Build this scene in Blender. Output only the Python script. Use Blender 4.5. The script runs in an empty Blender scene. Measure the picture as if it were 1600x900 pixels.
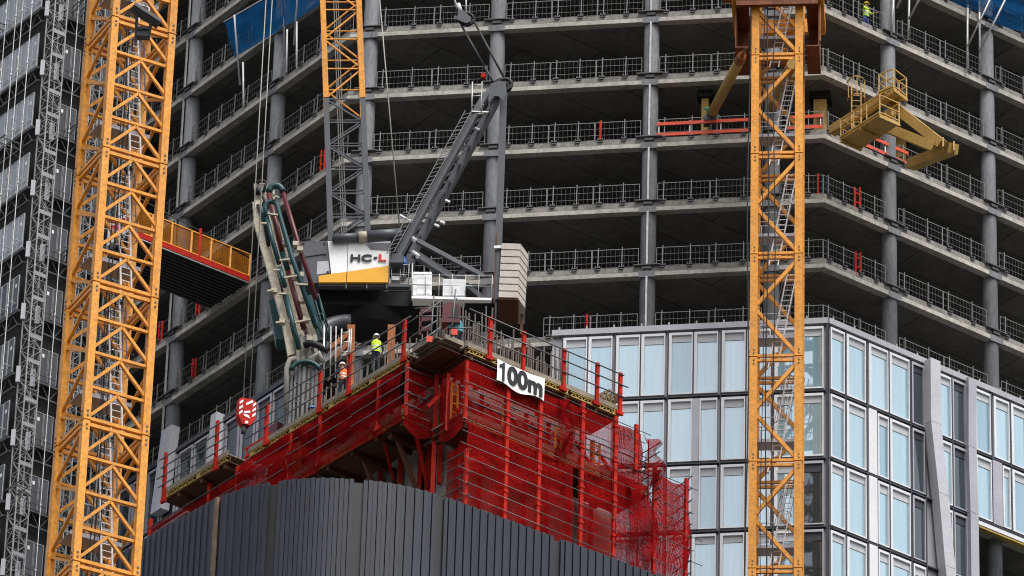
import bpy, math, random
from mathutils import Vector, Matrix
R = random.Random(7)
SC = bpy.context.scene
COL = SC.collection
V = Vector
Z = V((0, 0, 1))
rad = math.radians

# ------------------------------------------------------------------ camera, sky, sun, exposure
FPX, PITCH, ROLL = 9283.66, rad(30.6435), rad(1.7525)
CAM = V((0, 0, 1.7))
FW = V((0, math.cos(PITCH), math.sin(PITCH)))
UP0 = V((0, -math.sin(PITCH), math.cos(PITCH)))
RT0 = V((1, 0, 0))
CRT = RT0 * math.cos(ROLL) + UP0 * math.sin(ROLL)
CUP = UP0 * math.cos(ROLL) - RT0 * math.sin(ROLL)
cd = bpy.data.cameras.new('camera')
cd.sensor_width = 36
cd.lens = 36 * FPX / 1600
cd.clip_start = 1
cd.clip_end = 5000
co = bpy.data.objects.new('camera', cd)
M = Matrix((CRT, CUP, -FW)).transposed().to_4x4()
M.translation = CAM
co.matrix_world = M
COL.objects.link(co)
SC.camera = co

W = bpy.data.worlds.new('World')
SC.world = W
W.use_nodes = True
nt = W.node_tree
nt.nodes.clear()
SUN_EL, SUN_AZ = rad(60), rad(150)      # azimuth clockwise from +Y: behind the camera and to its right
sky = nt.nodes.new('ShaderNodeTexSky')
sky.sky_type = 'NISHITA'
sky.sun_disc = False
sky.sun_elevation = SUN_EL
sky.sun_rotation = SUN_AZ
sky.dust_density = 4
hs = nt.nodes.new('ShaderNodeHueSaturation')
hs.inputs['Saturation'].default_value = 0.35
bg = nt.nodes.new('ShaderNodeBackground')
bg.inputs['Strength'].default_value = 0.15
wo = nt.nodes.new('ShaderNodeOutputWorld')
nt.links.new(sky.outputs[0], hs.inputs['Color'])
nt.links.new(hs.outputs[0], bg.inputs['Color'])
nt.links.new(bg.outputs[0], wo.inputs[0])
sl = bpy.data.lights.new('sun', 'SUN')
sl.energy = 1.5
sl.angle = rad(25)
sl.color = (1, 0.96, 0.9)
so = bpy.data.objects.new('sun', sl)
sd = V((math.sin(SUN_AZ) * math.cos(SUN_EL), math.cos(SUN_AZ) * math.cos(SUN_EL), math.sin(SUN_EL)))
so.rotation_euler = sd.to_track_quat('Z', 'Y').to_euler()
so.location = (0, -40, 60)
COL.objects.link(so)
SC.view_settings.view_transform = 'Standard'
SC.view_settings.look = 'None'
SC.view_settings.exposure = 0.55
SC.view_settings.gamma = 1.0
SC.render.engine = 'CYCLES'
SC.cycles.max_bounces = 6
SC.cycles.diffuse_bounces = 3
SC.cycles.transparent_max_bounces = 12
SC.cycles.use_denoising = True
SC.cycles.filter_width = 1.05

# ------------------------------------------------------------------ pixel helpers (1600x900 photograph)
def ray(u, v):
    return FW + CRT * ((u - 800) / FPX) - CUP * ((v - 450) / FPX)
def at(u, v, d):
    return CAM + ray(u, v) * d
def onplane(u, v, P, n):
    r = ray(u, v)
    return CAM + r * ((P - CAM).dot(n) / r.dot(n))
def px(P):
    q = P - CAM
    d = q.dot(FW)
    return 800 + FPX * q.dot(CRT) / d, 450 - FPX * q.dot(CUP) / d

# ------------------------------------------------------------------ materials
def mat(name, col, rough=0.6, metal=0.0, var=0.18, scale=1.5, bump=0.0, fine=0.0, spec=0.4, stretch=None, orand=0.0):
    m = bpy.data.materials.new(name)
    m.use_nodes = True
    n = m.node_tree.nodes
    l = m.node_tree.links
    b = n['Principled BSDF']
    b.inputs['Roughness'].default_value = rough
    b.inputs['Metallic'].default_value = metal
    b.inputs['Specular IOR Level'].default_value = spec
    tc = n.new('ShaderNodeTexCoord')
    src = tc.outputs['Object']
    if stretch:
        mp = n.new('ShaderNodeMapping')
        mp.inputs['Scale'].default_value = stretch
        l.new(src, mp.inputs[0])
        src = mp.outputs[0]
    nz = n.new('ShaderNodeTexNoise')
    nz.inputs['Scale'].default_value = scale
    nz.inputs['Detail'].default_value = 6
    nz.inputs['Roughness'].default_value = 0.65
    l.new(src, nz.inputs['Vector'])
    rp = n.new('ShaderNodeValToRGB')
    rp.color_ramp.elements[0].position = 0.3
    rp.color_ramp.elements[1].position = 0.72
    c = V(col[:3])
    lo = c * (1 - var)
    hi = c * (1 + var)
    rp.color_ramp.elements[0].color = (*lo, 1)
    rp.color_ramp.elements[1].color = (min(hi.x, 1), min(hi.y, 1), min(hi.z, 1), 1)
    l.new(nz.outputs['Fac'], rp.inputs[0])
    out = rp.outputs[0]
    if fine:
        n2 = n.new('ShaderNodeTexNoise')
        n2.inputs['Scale'].default_value = scale * 9
        n2.inputs['Detail'].default_value = 4
        l.new(src, n2.inputs['Vector'])
        r2 = n.new('ShaderNodeValToRGB')
        r2.color_ramp.elements[0].position = 0.35
        r2.color_ramp.elements[0].color = (1 - fine,) * 3 + (1,)
        r2.color_ramp.elements[1].position = 0.6
        r2.color_ramp.elements[1].color = (1, 1, 1, 1)
        l.new(n2.outputs['Fac'], r2.inputs[0])
        mx = n.new('ShaderNodeMix')
        mx.data_type = 'RGBA'
        mx.blend_type = 'MULTIPLY'
        mx.inputs[0].default_value = 1
        l.new(out, mx.inputs[6])
        l.new(r2.outputs[0], mx.inputs[7])
        out = mx.outputs[2]
    if orand:
        oi = n.new('ShaderNodeObjectInfo')
        mr = n.new('ShaderNodeMapRange')
        mr.inputs['To Min'].default_value = 1 - orand
        mr.inputs['To Max'].default_value = 1 + orand * 0.3
        l.new(oi.outputs['Random'], mr.inputs['Value'])
        mx = n.new('ShaderNodeMix')
        mx.data_type = 'RGBA'
        mx.blend_type = 'MULTIPLY'
        mx.inputs[0].default_value = 1
        l.new(out, mx.inputs[6])
        l.new(mr.outputs[0], mx.inputs[7])
        out = mx.outputs[2]
    l.new(out, b.inputs['Base Color'])
    if bump:
        bp = n.new('ShaderNodeBump')
        bp.inputs['Strength'].default_value = bump
        bp.inputs['Distance'].default_value = 0.05
        l.new(nz.outputs['Fac'], bp.inputs['Height'])
        l.new(bp.outputs[0], b.inputs['Normal'])
    return m

def net(name, col, lo=0.5, hi=0.8, pitch=0.09):
    m = bpy.data.materials.new(name)
    m.use_nodes = True
    n = m.node_tree.nodes
    l = m.node_tree.links
    n.clear()
    o = n.new('ShaderNodeOutputMaterial')
    mix = n.new('ShaderNodeMixShader')
    tr = n.new('ShaderNodeBsdfTransparent')
    df = n.new('ShaderNodeBsdfDiffuse')
    tl = n.new('ShaderNodeBsdfTranslucent')
    ad = n.new('ShaderNodeMixShader')
    ad.inputs[0].default_value = 0.35
    tc = n.new('ShaderNodeTexCoord')
    nz = n.new('ShaderNodeTexNoise')
    nz.inputs['Scale'].default_value = 0.9
    nz.inputs['Detail'].default_value = 5
    l.new(tc.outputs['Object'], nz.inputs['Vector'])
    mr = n.new('ShaderNodeMapRange')
    mr.inputs['From Min'].default_value = 0.35
    mr.inputs['From Max'].default_value = 0.65
    mr.inputs['To Min'].default_value = lo
    mr.inputs['To Max'].default_value = hi
    l.new(nz.outputs['Fac'], mr.inputs['Value'])
    # woven mesh: holes between the threads
    vo = n.new('ShaderNodeTexVoronoi')
    vo.inputs['Scale'].default_value = 1 / pitch
    vo.inputs['Randomness'].default_value = 0.25
    l.new(tc.outputs['Object'], vo.inputs['Vector'])
    m2 = n.new('ShaderNodeMapRange')
    m2.inputs['From Min'].default_value = 0.2
    m2.inputs['From Max'].default_value = 0.6
    m2.inputs['To Min'].default_value = -0.22
    m2.inputs['To Max'].default_value = 0.2
    l.new(vo.outputs['Distance'], m2.inputs['Value'])
    sm = n.new('ShaderNodeMath')
    sm.operation = 'ADD'
    sm.use_clamp = True
    l.new(mr.outputs[0], sm.inputs[0])
    l.new(m2.outputs[0], sm.inputs[1])
    rp = n.new('ShaderNodeValToRGB')
    c = V(col)
    rp.color_ramp.elements[0].position = 0.35
    rp.color_ramp.elements[0].color = (*(c * 0.75), 1)
    rp.color_ramp.elements[1].position = 0.7
    rp.color_ramp.elements[1].color = (*(c * 1.2), 1)
    l.new(nz.outputs['Fac'], rp.inputs[0])
    l.new(rp.outputs[0], df.inputs[0])
    l.new(rp.outputs[0], tl.inputs[0])
    l.new(df.outputs[0], ad.inputs[1])
    l.new(tl.outputs[0], ad.inputs[2])
    l.new(sm.outputs[0], mix.inputs[0])
    l.new(tr.outputs[0], mix.inputs[1])
    l.new(ad.outputs[0], mix.inputs[2])
    l.new(mix.outputs[0], o.inputs[0])
    return m

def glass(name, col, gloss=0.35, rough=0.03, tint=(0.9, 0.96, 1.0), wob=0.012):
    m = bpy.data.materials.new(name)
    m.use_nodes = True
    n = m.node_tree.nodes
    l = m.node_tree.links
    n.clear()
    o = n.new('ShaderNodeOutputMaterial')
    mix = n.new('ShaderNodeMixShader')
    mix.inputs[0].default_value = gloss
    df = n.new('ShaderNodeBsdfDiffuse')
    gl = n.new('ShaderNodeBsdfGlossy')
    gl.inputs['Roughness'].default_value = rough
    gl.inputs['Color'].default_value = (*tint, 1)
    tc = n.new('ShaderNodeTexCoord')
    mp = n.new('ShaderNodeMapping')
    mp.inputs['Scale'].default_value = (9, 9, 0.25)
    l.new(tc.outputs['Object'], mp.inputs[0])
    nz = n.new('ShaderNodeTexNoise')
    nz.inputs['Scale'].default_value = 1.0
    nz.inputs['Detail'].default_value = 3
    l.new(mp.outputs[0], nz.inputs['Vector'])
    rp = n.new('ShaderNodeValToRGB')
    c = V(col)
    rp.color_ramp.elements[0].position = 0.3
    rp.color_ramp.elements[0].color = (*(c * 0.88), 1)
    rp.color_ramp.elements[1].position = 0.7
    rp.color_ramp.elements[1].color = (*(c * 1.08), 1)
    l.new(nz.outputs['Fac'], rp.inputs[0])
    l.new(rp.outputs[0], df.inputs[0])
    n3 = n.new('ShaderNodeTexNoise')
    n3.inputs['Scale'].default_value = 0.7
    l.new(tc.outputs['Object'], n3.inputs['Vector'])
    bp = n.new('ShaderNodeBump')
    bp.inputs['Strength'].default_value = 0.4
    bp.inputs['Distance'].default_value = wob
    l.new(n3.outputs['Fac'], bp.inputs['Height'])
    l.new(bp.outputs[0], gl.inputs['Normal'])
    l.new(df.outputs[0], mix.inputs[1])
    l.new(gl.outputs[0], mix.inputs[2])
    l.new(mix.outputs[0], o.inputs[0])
    return m

def soffit_mat():
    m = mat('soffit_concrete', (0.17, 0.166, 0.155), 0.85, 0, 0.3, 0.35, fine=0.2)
    n = m.node_tree.nodes
    l = m.node_tree.links
    b = n['Principled BSDF']
    src = b.inputs['Base Color'].links[0].from_socket
    tc = n.new('ShaderNodeTexCoord')
    mp = n.new('ShaderNodeMapping')
    mp.inputs['Rotation'].default_value = (0, 0, rad(-36.2))
    l.new(tc.outputs['Object'], mp.inputs[0])
    br = n.new('ShaderNodeTexBrick')
    br.inputs['Scale'].default_value = 1
    br.inputs['Mortar Size'].default_value = 0.03
    br.inputs['Brick Width'].default_value = 6.3
    br.inputs['Row Height'].default_value = 2.4
    br.inputs['Color1'].default_value = (1, 1, 1, 1)
    br.inputs['Color2'].default_value = (0.8, 0.8, 0.8, 1)
    br.inputs['Mortar'].default_value = (0.3, 0.3, 0.3, 1)
    l.new(mp.outputs[0], br.inputs['Vector'])
    mx = n.new('ShaderNodeMix')
    mx.data_type = 'RGBA'
    mx.blend_type = 'MULTIPLY'
    mx.inputs[0].default_value = 1
    l.new(src, mx.inputs[6])
    l.new(br.outputs['Color'], mx.inputs[7])
    l.new(mx.outputs[2], b.inputs['Base Color'])
    return m

MT = dict(
    soffit=soffit_mat(),
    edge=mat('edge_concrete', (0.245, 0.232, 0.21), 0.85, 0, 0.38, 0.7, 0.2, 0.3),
    edge_pale=mat('pale_edge_concrete', (0.43, 0.41, 0.365), 0.8, 0, 0.24, 0.5, 0.1, 0.25),  # paler tone of the lower slab band
    column=mat('column_concrete', (0.19, 0.198, 0.21), 0.75, 0, 0.28, 1.1, 0.15, 0.25, stretch=(1, 1, 0.25), orand=0.12),
    wallc=mat('core_concrete', (0.30, 0.285, 0.25), 0.85, 0, 0.2, 0.6, 0.2, 0.2),
    dark=mat('dark_interior', (0.03, 0.03, 0.03), 0.9, 0, 0.2),
    galv=mat('galvanised_steel', (0.48, 0.48, 0.47), 0.45, 0.5, 0.2, 3, 0, 0.2),
    railm=mat('rail_steel', (0.23, 0.23, 0.225), 0.5, 0.4, 0.2, 3, 0, 0.2),
    galvd=mat('dull_steel_tube', (0.15, 0.15, 0.152), 0.5, 0.5, 0.3, 3, 0, 0.2),
    clamp=mat('dark_clamp', (0.10, 0.10, 0.105), 0.6, 0.3, 0.2, 3),
    yellow=mat('crane_yellow_paint', (0.79, 0.325, 0.032), 0.45, 0, 0.16, 0.8, 0.05, 0.28, orand=0.14),
    rusty=mat('rusty_orange_paint', (0.34, 0.11, 0.03), 0.7, 0, 0.5, 0.9, 0.1, 0.35),
    rustcase=mat('rust_brown_casing', (0.20, 0.060, 0.020), 0.7, 0, 0.4, 0.8, 0.1, 0.35),
    brown=mat('brown_primer', (0.105, 0.036, 0.016), 0.7, 0, 0.3, 1, 0.1, 0.2),
    grey=mat('slate_grey_paint', (0.072, 0.078, 0.09), 0.42, 0, 0.15, 0.9, 0.05, 0.15),
    black=mat('black_steel', (0.008, 0.008, 0.009), 0.6, 0, 0.3, 2),
    rope=mat('wire_rope', (0.05, 0.05, 0.05), 0.6, 0.3, 0.2, 3),
    ropel=mat('light_wire_rope', (0.3, 0.29, 0.27), 0.6, 0.3, 0.2, 3),
    white=mat('white_paint', (0.87, 0.87, 0.87), 0.4, 0, 0.05, 1, 0, 0.06),
    amber=mat('amber_paint', (0.83, 0.40, 0.02), 0.4, 0, 0.05, 1, 0, 0.05),
    beige=mat('beige_paint', (0.50, 0.315, 0.085), 0.5, 0, 0.18, 1, 0.05, 0.2),
    cream=mat('cream_paint', (0.46, 0.41, 0.31), 0.55, 0, 0.25, 1.0, 0.05, 0.3),
    teal=mat('teal_paint', (0.005, 0.052, 0.060), 0.4, 0, 0.25, 1, 0.05, 0.15),
    maroon=mat('maroon_pipe', (0.10, 0.012, 0.015), 0.4, 0, 0.2, 1, 0.05, 0.15),
    ballast=mat('ballast_concrete', (0.52, 0.47, 0.42), 0.8, 0, 0.12, 1.2, 0.15, 0.12),
    red=mat('red_paint', (0.52, 0.018, 0.008), 0.65, 0, 0.25, 1.6, 0.05, 0.35, spec=0.15, orand=0.2),
    redor=mat('orange_red_paint', (0.70, 0.07, 0.025), 0.5, 0, 0.15, 1.2, 0.05, 0.2),
    timber=mat('weathered_planks', (0.30, 0.25, 0.19), 0.8, 0, 0.3, 1.5, 0.2, 0.3),
    girder=mat('yellow_timber_girder', (0.44, 0.30, 0.075), 0.6, 0, 0.2, 1.5, 0, 0.25),
    ply=mat('brown_plywood', (0.115, 0.05, 0.028), 0.7, 0, 0.3, 0.8, 0.05, 0.2),
    pallet=mat('pallet_wood', (0.34, 0.24, 0.14), 0.8, 0, 0.25, 2, 0.1, 0.2),
    rebar=mat('rusty_rebar', (0.15, 0.125, 0.11), 0.75, 0.2, 0.5, 2),
    clad=mat('charcoal_cladding', (0.024, 0.029, 0.042), 0.5, 0, 0.22, 0.9, 0.04, 0.3, stretch=(1, 1, 0.15), orand=0.12),
    seam=mat('cladding_seam', (0.02, 0.021, 0.024), 0.5, 0, 0.2, 1),
    rust=mat('rust_strip', (0.16, 0.11, 0.08), 0.8, 0, 0.4, 2),
    alu=mat('aluminium_frame', (0.70, 0.71, 0.73), 0.4, 0.1, 0.06, 0.8, 0, 0.05),
    finpale=mat('pale_fin_metal', (0.50, 0.50, 0.535), 0.45, 0.1, 0.08, 0.6, 0, 0.12),
    alug=mat('grey_aluminium', (0.40, 0.40, 0.43), 0.4, 0.3, 0.1, 0.8, 0, 0.08),
    alud=mat('dark_aluminium', (0.05, 0.055, 0.065), 0.35, 0.3, 0.1, 1),
    blind=mat('blind_box', (0.47, 0.49, 0.51), 0.5, 0, 0.08, 1, stretch=(1, 1, 6)),
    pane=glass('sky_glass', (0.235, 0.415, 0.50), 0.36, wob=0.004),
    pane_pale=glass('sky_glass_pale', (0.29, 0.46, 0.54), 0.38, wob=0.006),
    pane_deep=glass('sky_glass_deep', (0.14, 0.29, 0.37), 0.32, wob=0.008),  # pane tones differ to stand in for varied reflections and curtains
    paned=glass('glass_dark_reflection', (0.02, 0.035, 0.042), 0.14, 0.05),  # dark colour stands in for mirrored dark buildings and unlit rooms
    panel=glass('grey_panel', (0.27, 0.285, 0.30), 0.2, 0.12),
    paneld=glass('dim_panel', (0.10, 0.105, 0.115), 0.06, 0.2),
    rednet=net('red_net', (0.36, 0.010, 0.010), 0.44, 0.74, 0.05),
    rednetd=net('dense_red_net', (0.27, 0.007, 0.009), 0.5, 0.82, 0.05),
    rednetx=net('heavy_red_net', (0.30, 0.008, 0.009), 0.72, 0.97, 0.05),
    orangenet=net('orange_mesh', (0.45, 0.17, 0.02), 0.35, 0.5),
    bluenet=net('blue_net', (0.012, 0.11, 0.30), 0.72, 0.92),
    deckm=mat('corrugated_deck', (0.06, 0.062, 0.068), 0.5, 0.2, 0.15, 1),
    skin=mat('skin', (0.45, 0.27, 0.19), 0.6, 0, 0.05),
    navy=mat('navy_cloth', (0.02, 0.024, 0.04), 0.85, 0, 0.2, 4),
    bluecl=mat('blue_cloth', (0.03, 0.06, 0.22), 0.85, 0, 0.2, 4),
    vesty=mat('yellow_vest', (0.56, 0.82, 0.03), 0.7, 0, 0.1, 3),
    vesto=mat('orange_vest', (0.85, 0.16, 0.03), 0.7, 0, 0.1, 3),
    tealcl=mat('turquoise_shirt', (0.05, 0.27, 0.33), 0.8, 0, 0.1, 3),
    strip=mat('reflective_strip', (0.65, 0.66, 0.62), 0.4, 0.2, 0.05),
    hatw=mat('white_helmet', (0.78, 0.77, 0.74), 0.35, 0, 0.03),
    haty=mat('yellow_helmet', (0.8, 0.55, 0.03), 0.35, 0, 0.03),
    hatb=mat('blue_helmet', (0.06, 0.16, 0.45), 0.35, 0, 0.03),
    banner=mat('white_banner', (0.88, 0.88, 0.86), 0.7, 0, 0.04),
    ink=mat('black_ink', (0.012, 0.012, 0.014), 0.6, 0, 0.05),
    redink=mat('red_ink', (0.6, 0.02, 0.02), 0.6, 0, 0.05),
    ground=mat('asphalt_ground', (0.06, 0.06, 0.058), 0.9, 0, 0.25, 0.05),
    green=mat('green_strap', (0.02, 0.22, 0.12), 0.7, 0, 0.2),
    orange=mat('orange_tarp', (0.75, 0.10, 0.03), 0.6, 0, 0.15, 1),
    sack=mat('pale_sack', (0.55, 0.5, 0.46), 0.8, 0, 0.2, 3),
)

# ------------------------------------------------------------------ mesh builder and object helpers
class MB:
    def __init__(s):
        s.v, s.f, s.sm, s.mi = [], [], [], []
        s.m = 0
    def face(s, pts, smooth=False):
        i = len(s.v)
        s.v += [V(p) for p in pts]
        s.f.append(tuple(range(i, i + len(pts))))
        s.sm.append(smooth)
        s.mi.append(s.m)
    def hexa(s, p):            # 8 points, bottom 4 then top 4
        i = len(s.v)
        s.v += [V(q) for q in p]
        for f in ((0, 3, 2, 1), (4, 5, 6, 7), (0, 1, 5, 4), (1, 2, 6, 5), (2, 3, 7, 6), (3, 0, 4, 7)):
            s.f.append(tuple(i + k for k in f))
            s.sm.append(False)
            s.mi.append(s.m)
    def box(s, o, ex, ey, ez):  # corner + three edge vectors
        o, ex, ey, ez = V(o), V(ex), V(ey), V(ez)
        s.hexa([o, o + ex, o + ex + ey, o + ey, o + ez, o + ex + ez, o + ex + ey + ez, o + ey + ez])
    def cbox(s, c, sx, sy, sz, ax=None):
        ex, ey, ez = ax or (V((1, 0, 0)), V((0, 1, 0)), Z)
        c = V(c)
        s.box(c - ex * sx / 2 - ey * sy / 2 - ez * sz / 2, ex * sx, ey * sy, ez * sz)
    def bar(s, a, b, w, h=None, up=Z, ext=0.0):
        a, b = V(a), V(b)
        d = b - a
        L = d.length
        if L < 1e-5:
            return
        d /= L
        a = a - d * ext
        L += 2 * ext
        h = h or w
        x = d.cross(up)
        if x.length < 1e-3:
            x = d.cross(V((1, 0, 0)))
        x.normalize()
        y = x.cross(d)
        s.box(a - x * w / 2 - y * h / 2, x * w, d * L, y * h)
    def tube(s, a, b, r, n=6, r2=None):
        s.pipe([a, b], r, n, [r, r if r2 is None else r2])
    def pipe(s, pts, r, n=8, rs=None):
        pts = [V(p) for p in pts]
        rings = []
        prev = None
        for k, p in enumerate(pts):
            if k == 0:
                d = pts[1] - p
            elif k == len(pts) - 1:
                d = p - pts[k - 1]
            else:
                d = (pts[k + 1] - p).normalized() + (p - pts[k - 1]).normalized()
            d.normalize()
            if prev is None:
                x = d.cross(Z)
                if x.length < 1e-2:
                    x = d.cross(V((1, 0, 0)))
            else:
                x = prev - d * prev.dot(d)
            x.normalize()
            prev = x
            y = d.cross(x)
            rr = rs[k] if rs else r
            rings.append([p + (x * math.cos(t) + y * math.sin(t)) * rr for t in [2 * math.pi * (j + 0.5) / n for j in range(n)]])
        i = len(s.v)
        for rg in rings:
            s.v += rg
        for k in range(len(rings) - 1):
            for j in range(n):
                a0 = i + k * n + j
                a1 = i + k * n + (j + 1) % n
                s.f.append((a0, a1, a1 + n, a0 + n))
                s.sm.append(n > 5)
                s.mi.append(s.m)
        s.f.append(tuple(i + j for j in reversed(range(n))))
        s.f.append(tuple(i + (len(rings) - 1) * n + j for j in range(n)))
        s.sm += [False, False]
        s.mi += [s.m, s.m]
    def prism(s, poly, vec):
        vec = V(vec)
        p = [V(q) for q in poly]
        n = len(p)
        i = len(s.v)
        s.v += p + [q + vec for q in p]
        s.f.append(tuple(i + j for j in reversed(range(n))))
        s.f.append(tuple(i + n + j for j in range(n)))
        for j in range(n):
            k = (j + 1) % n
            s.f.append((i + j, i + k, i + n + k, i + n + j))
        s.sm += [False] * (n + 2)
        s.mi += [s.m] * (n + 2)
    def grid(s, fn, nu, nv, smooth=True):
        i = len(s.v)
        for a in range(nu + 1):
            for b in range(nv + 1):
                s.v.append(V(fn(a / nu, b / nv)))
        for a in range(nu):
            for b in range(nv):
                q = i + a * (nv + 1) + b
                s.f.append((q, q + nv + 1, q + nv + 2, q + 1))
                s.sm.append(smooth)
                s.mi.append(s.m)
    def ball(s, c, rx, ry, rz, nu=12, nv=8, lo=-90, ax=None):
        ex, ey, ez = ax or (V((1, 0, 0)), V((0, 1, 0)), Z)
        c = V(c)
        def fn(a, b):
            t = a * 2 * math.pi
            p = rad(lo + (90 - lo) * b)
            return c + ex * rx * math.cos(p) * math.cos(t) + ey * ry * math.cos(p) * math.sin(t) + ez * rz * math.sin(p)
        s.grid(fn, nu, nv)
    def mesh(s, name, mats, off=V((0, 0, 0))):
        me = bpy.data.meshes.new(name)
        me.from_pydata([v - off for v in s.v], [], s.f)
        for m in (mats if isinstance(mats, (list, tuple)) else [mats]):
            me.materials.append(MT[m])
        me.polygons.foreach_set('use_smooth', s.sm)
        me.polygons.foreach_set('material_index', s.mi)
        me.update()
        return me

def wloc(o):
    p = V((0, 0, 0))
    while o:
        p = p + o.location
        o = o.parent
    return p
def tag(o, label=None, cat=None, group=None, kind=None):
    for k, x in (('label', label), ('category', cat), ('group', group), ('kind', kind)):
        if x:
            o[k] = x
    return o
EACH_ONE = set('post clamp bearer power_cable boom_ropes luffing_rope downpipe formwork_panel formwork_soldier support_bracket prop_frame teal_pipe maroon_pipe planks bracket teal_box head_plate raked_leg hydraulic_hoses pale_fins facade_backing tie_bars red_soldier end_plate luffing_buffer mast_head rear_strut pin_fittings ballast_frame toe_board side_casing steel_stand beams clamp_plate deck_beam rope rail foot_bracket switch_box cheek_plate link_rod pedestal upper_arm lower_arm'.split())
def pieces(mb):
    """split a builder into its separate touching clusters"""
    p = list(range(len(mb.v)))
    def find(a):
        while p[a] != a:
            p[a] = p[p[a]]
            a = p[a]
        return a
    for f in mb.f:
        for k in f[1:]:
            a, b = find(f[0]), find(k)
            if a != b:
                p[a] = b
    ids = {}
    for i in range(len(mb.v)):
        ids.setdefault(find(i), []).append(i)
    keys = list(ids)
    if len(keys) < 2 or len(keys) > 80:
        return [mb]
    bb = {k: ([min(mb.v[i][c] for i in ids[k]) for c in range(3)], [max(mb.v[i][c] for i in ids[k]) for c in range(3)]) for k in keys}
    g = {k: k for k in keys}
    def fg(a):
        while g[a] != a:
            a = g[a]
        return a
    for i, a in enumerate(keys):
        for b in keys[i + 1:]:
            if all(bb[a][0][c] <= bb[b][1][c] + 0.01 and bb[b][0][c] <= bb[a][1][c] + 0.01 for c in range(3)):
                g[fg(a)] = fg(b)
    out = {}
    for fi, f in enumerate(mb.f):
        k = fg(find(f[0]))
        if k not in out:
            out[k] = (MB(), {})
        m, mp = out[k]
        for i in f:
            if i not in mp:
                mp[i] = len(m.v)
                m.v.append(mb.v[i])
        m.f.append(tuple(mp[i] for i in f))
        m.sm.append(mb.sm[fi])
        m.mi.append(mb.mi[fi])
    return [x[0] for x in out.values()]
def part(name, mb, m, parent, label=None):
    if name in EACH_ONE:
        ps = pieces(mb)
        if len(ps) > 1:
            for q in ps[1:]:
                part1(name, q, m, parent, label)
            mb = ps[0]
    return part1(name, mb, m, parent, label)
def part1(name, mb, m, parent, label=None):
    o = bpy.data.objects.new(name, mb.mesh(name, m, wloc(parent)))
    COL.objects.link(o)
    o.parent = parent
    if label:
        o['label'] = label
    return o
def thing(name, label, cat, loc=(0, 0, 0), group=None):
    o = bpy.data.objects.new(name, None)
    o.empty_display_size = 0.3
    o.location = loc
    COL.objects.link(o)
    return tag(o, label, cat, group)
def solo(name, mb, m, label=None, cat=None, group=None, kind=None, loc=None):
    if loc is None:
        lo = V((min(v.x for v in mb.v), min(v.y for v in mb.v), min(v.z for v in mb.v)))
        hi = V((max(v.x for v in mb.v), max(v.y for v in mb.v), max(v.z for v in mb.v)))
        loc = V(((lo.x + hi.x) / 2, (lo.y + hi.y) / 2, lo.z))
    o = bpy.data.objects.new(name, mb.mesh(name, m, V(loc)))
    o.location = loc
    COL.objects.link(o)
    return tag(o, label, cat, group, kind)
def copy_tree(o, parent=None):
    c = o.copy()
    COL.objects.link(c)
    if parent:
        c.parent = parent
    for ch in list(o.children):
        copy_tree(ch, c)
    return c
ORD = 'zeroth first second third fourth fifth sixth seventh eighth ninth tenth eleventh twelfth thirteenth fourteenth fifteenth sixteenth seventeenth eighteenth nineteenth twentieth'.split()

def text_mb(txt, origin, ex, ez, height, width, depth, bold=0.0):
    """lettering as solid flat characters, scaled to width x height on the plane (ex, ez)"""
    cu = bpy.data.curves.new('lettering', 'FONT')
    cu.body = txt
    cu.extrude = 0.01
    cu.offset = bold
    ob = bpy.data.objects.new('lettering', cu)
    COL.objects.link(ob)
    dg = bpy.context.evaluated_depsgraph_get()
    me = bpy.data.meshes.new_from_object(ob.evaluated_get(dg))
    xs = [v.co.x for v in me.vertices]
    ys = [v.co.y for v in me.vertices]
    n = ex.cross(ez).normalized()
    mb = MB()
    sx = width / (max(xs) - min(xs))
    sy = height / (max(ys) - min(ys))
    mb.v = [origin + ex * ((v.co.x - min(xs)) * sx) + ez * ((v.co.y - min(ys)) * sy) + n * (depth * (v.co.z / 0.01)) for v in me.vertices]
    mb.f = [tuple(p.vertices) for p in me.polygons]
    mb.sm = [False] * len(mb.f)
    mb.mi = [0] * len(mb.f)
    bpy.data.objects.remove(ob)
    bpy.data.curves.remove(cu)
    bpy.data.meshes.remove(me)
    return mb

# ------------------------------------------------------------------ ground
g = MB()
g.face([(-2500, -2500, 0), (2500, -2500, 0), (2500, 2500, 0), (-2500, 2500, 0)])
solo('ground', g, 'ground', kind='structure', loc=(0, 0, 0))

# ------------------------------------------------------------------ the unfinished tower
EL = V((-0.5958, 0.8031, 0)).normalized()
ER = V((0.8031, 0.5958, 0)).normalized()
PL = V((-8.307, 244.194, 0))
PR = V((14.729, 240.648, 0))
EC = (PR - PL).normalized()
NC = V((EC.y, -EC.x, 0))
NL, NR = -ER, -EL
def zf(k):
    return 160.33 - 3.6 * k
def x2(p, d, q, e):      # intersection of two plan lines
    den = d.x * e.y - d.y * e.x
    t = ((q.x - p.x) * e.y - (q.y - p.y) * e.x) / den
    return p + d * t
def outline(o):          # outer edge of the plan, offset outwards by o
    a = PL + NL * o
    c = PL + NC * o
    b = PR + NR * o
    l = x2(a, EL, c, EC)
    r = x2(c, EC, b, ER)
    return [a + EL * 34, l, r, b + ER * 34]
def plan_poly(o):
    p = outline(o)
    back = x2(p[0], ER, p[3], EL)
    return [p[0], p[1], p[2], p[3], p[3] + EL * 12, back, p[0] + ER * 12] if False else [p[0], p[1], p[2], p[3], back]
def atz(p, z):
    return V((p.x, p.y, z))

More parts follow.
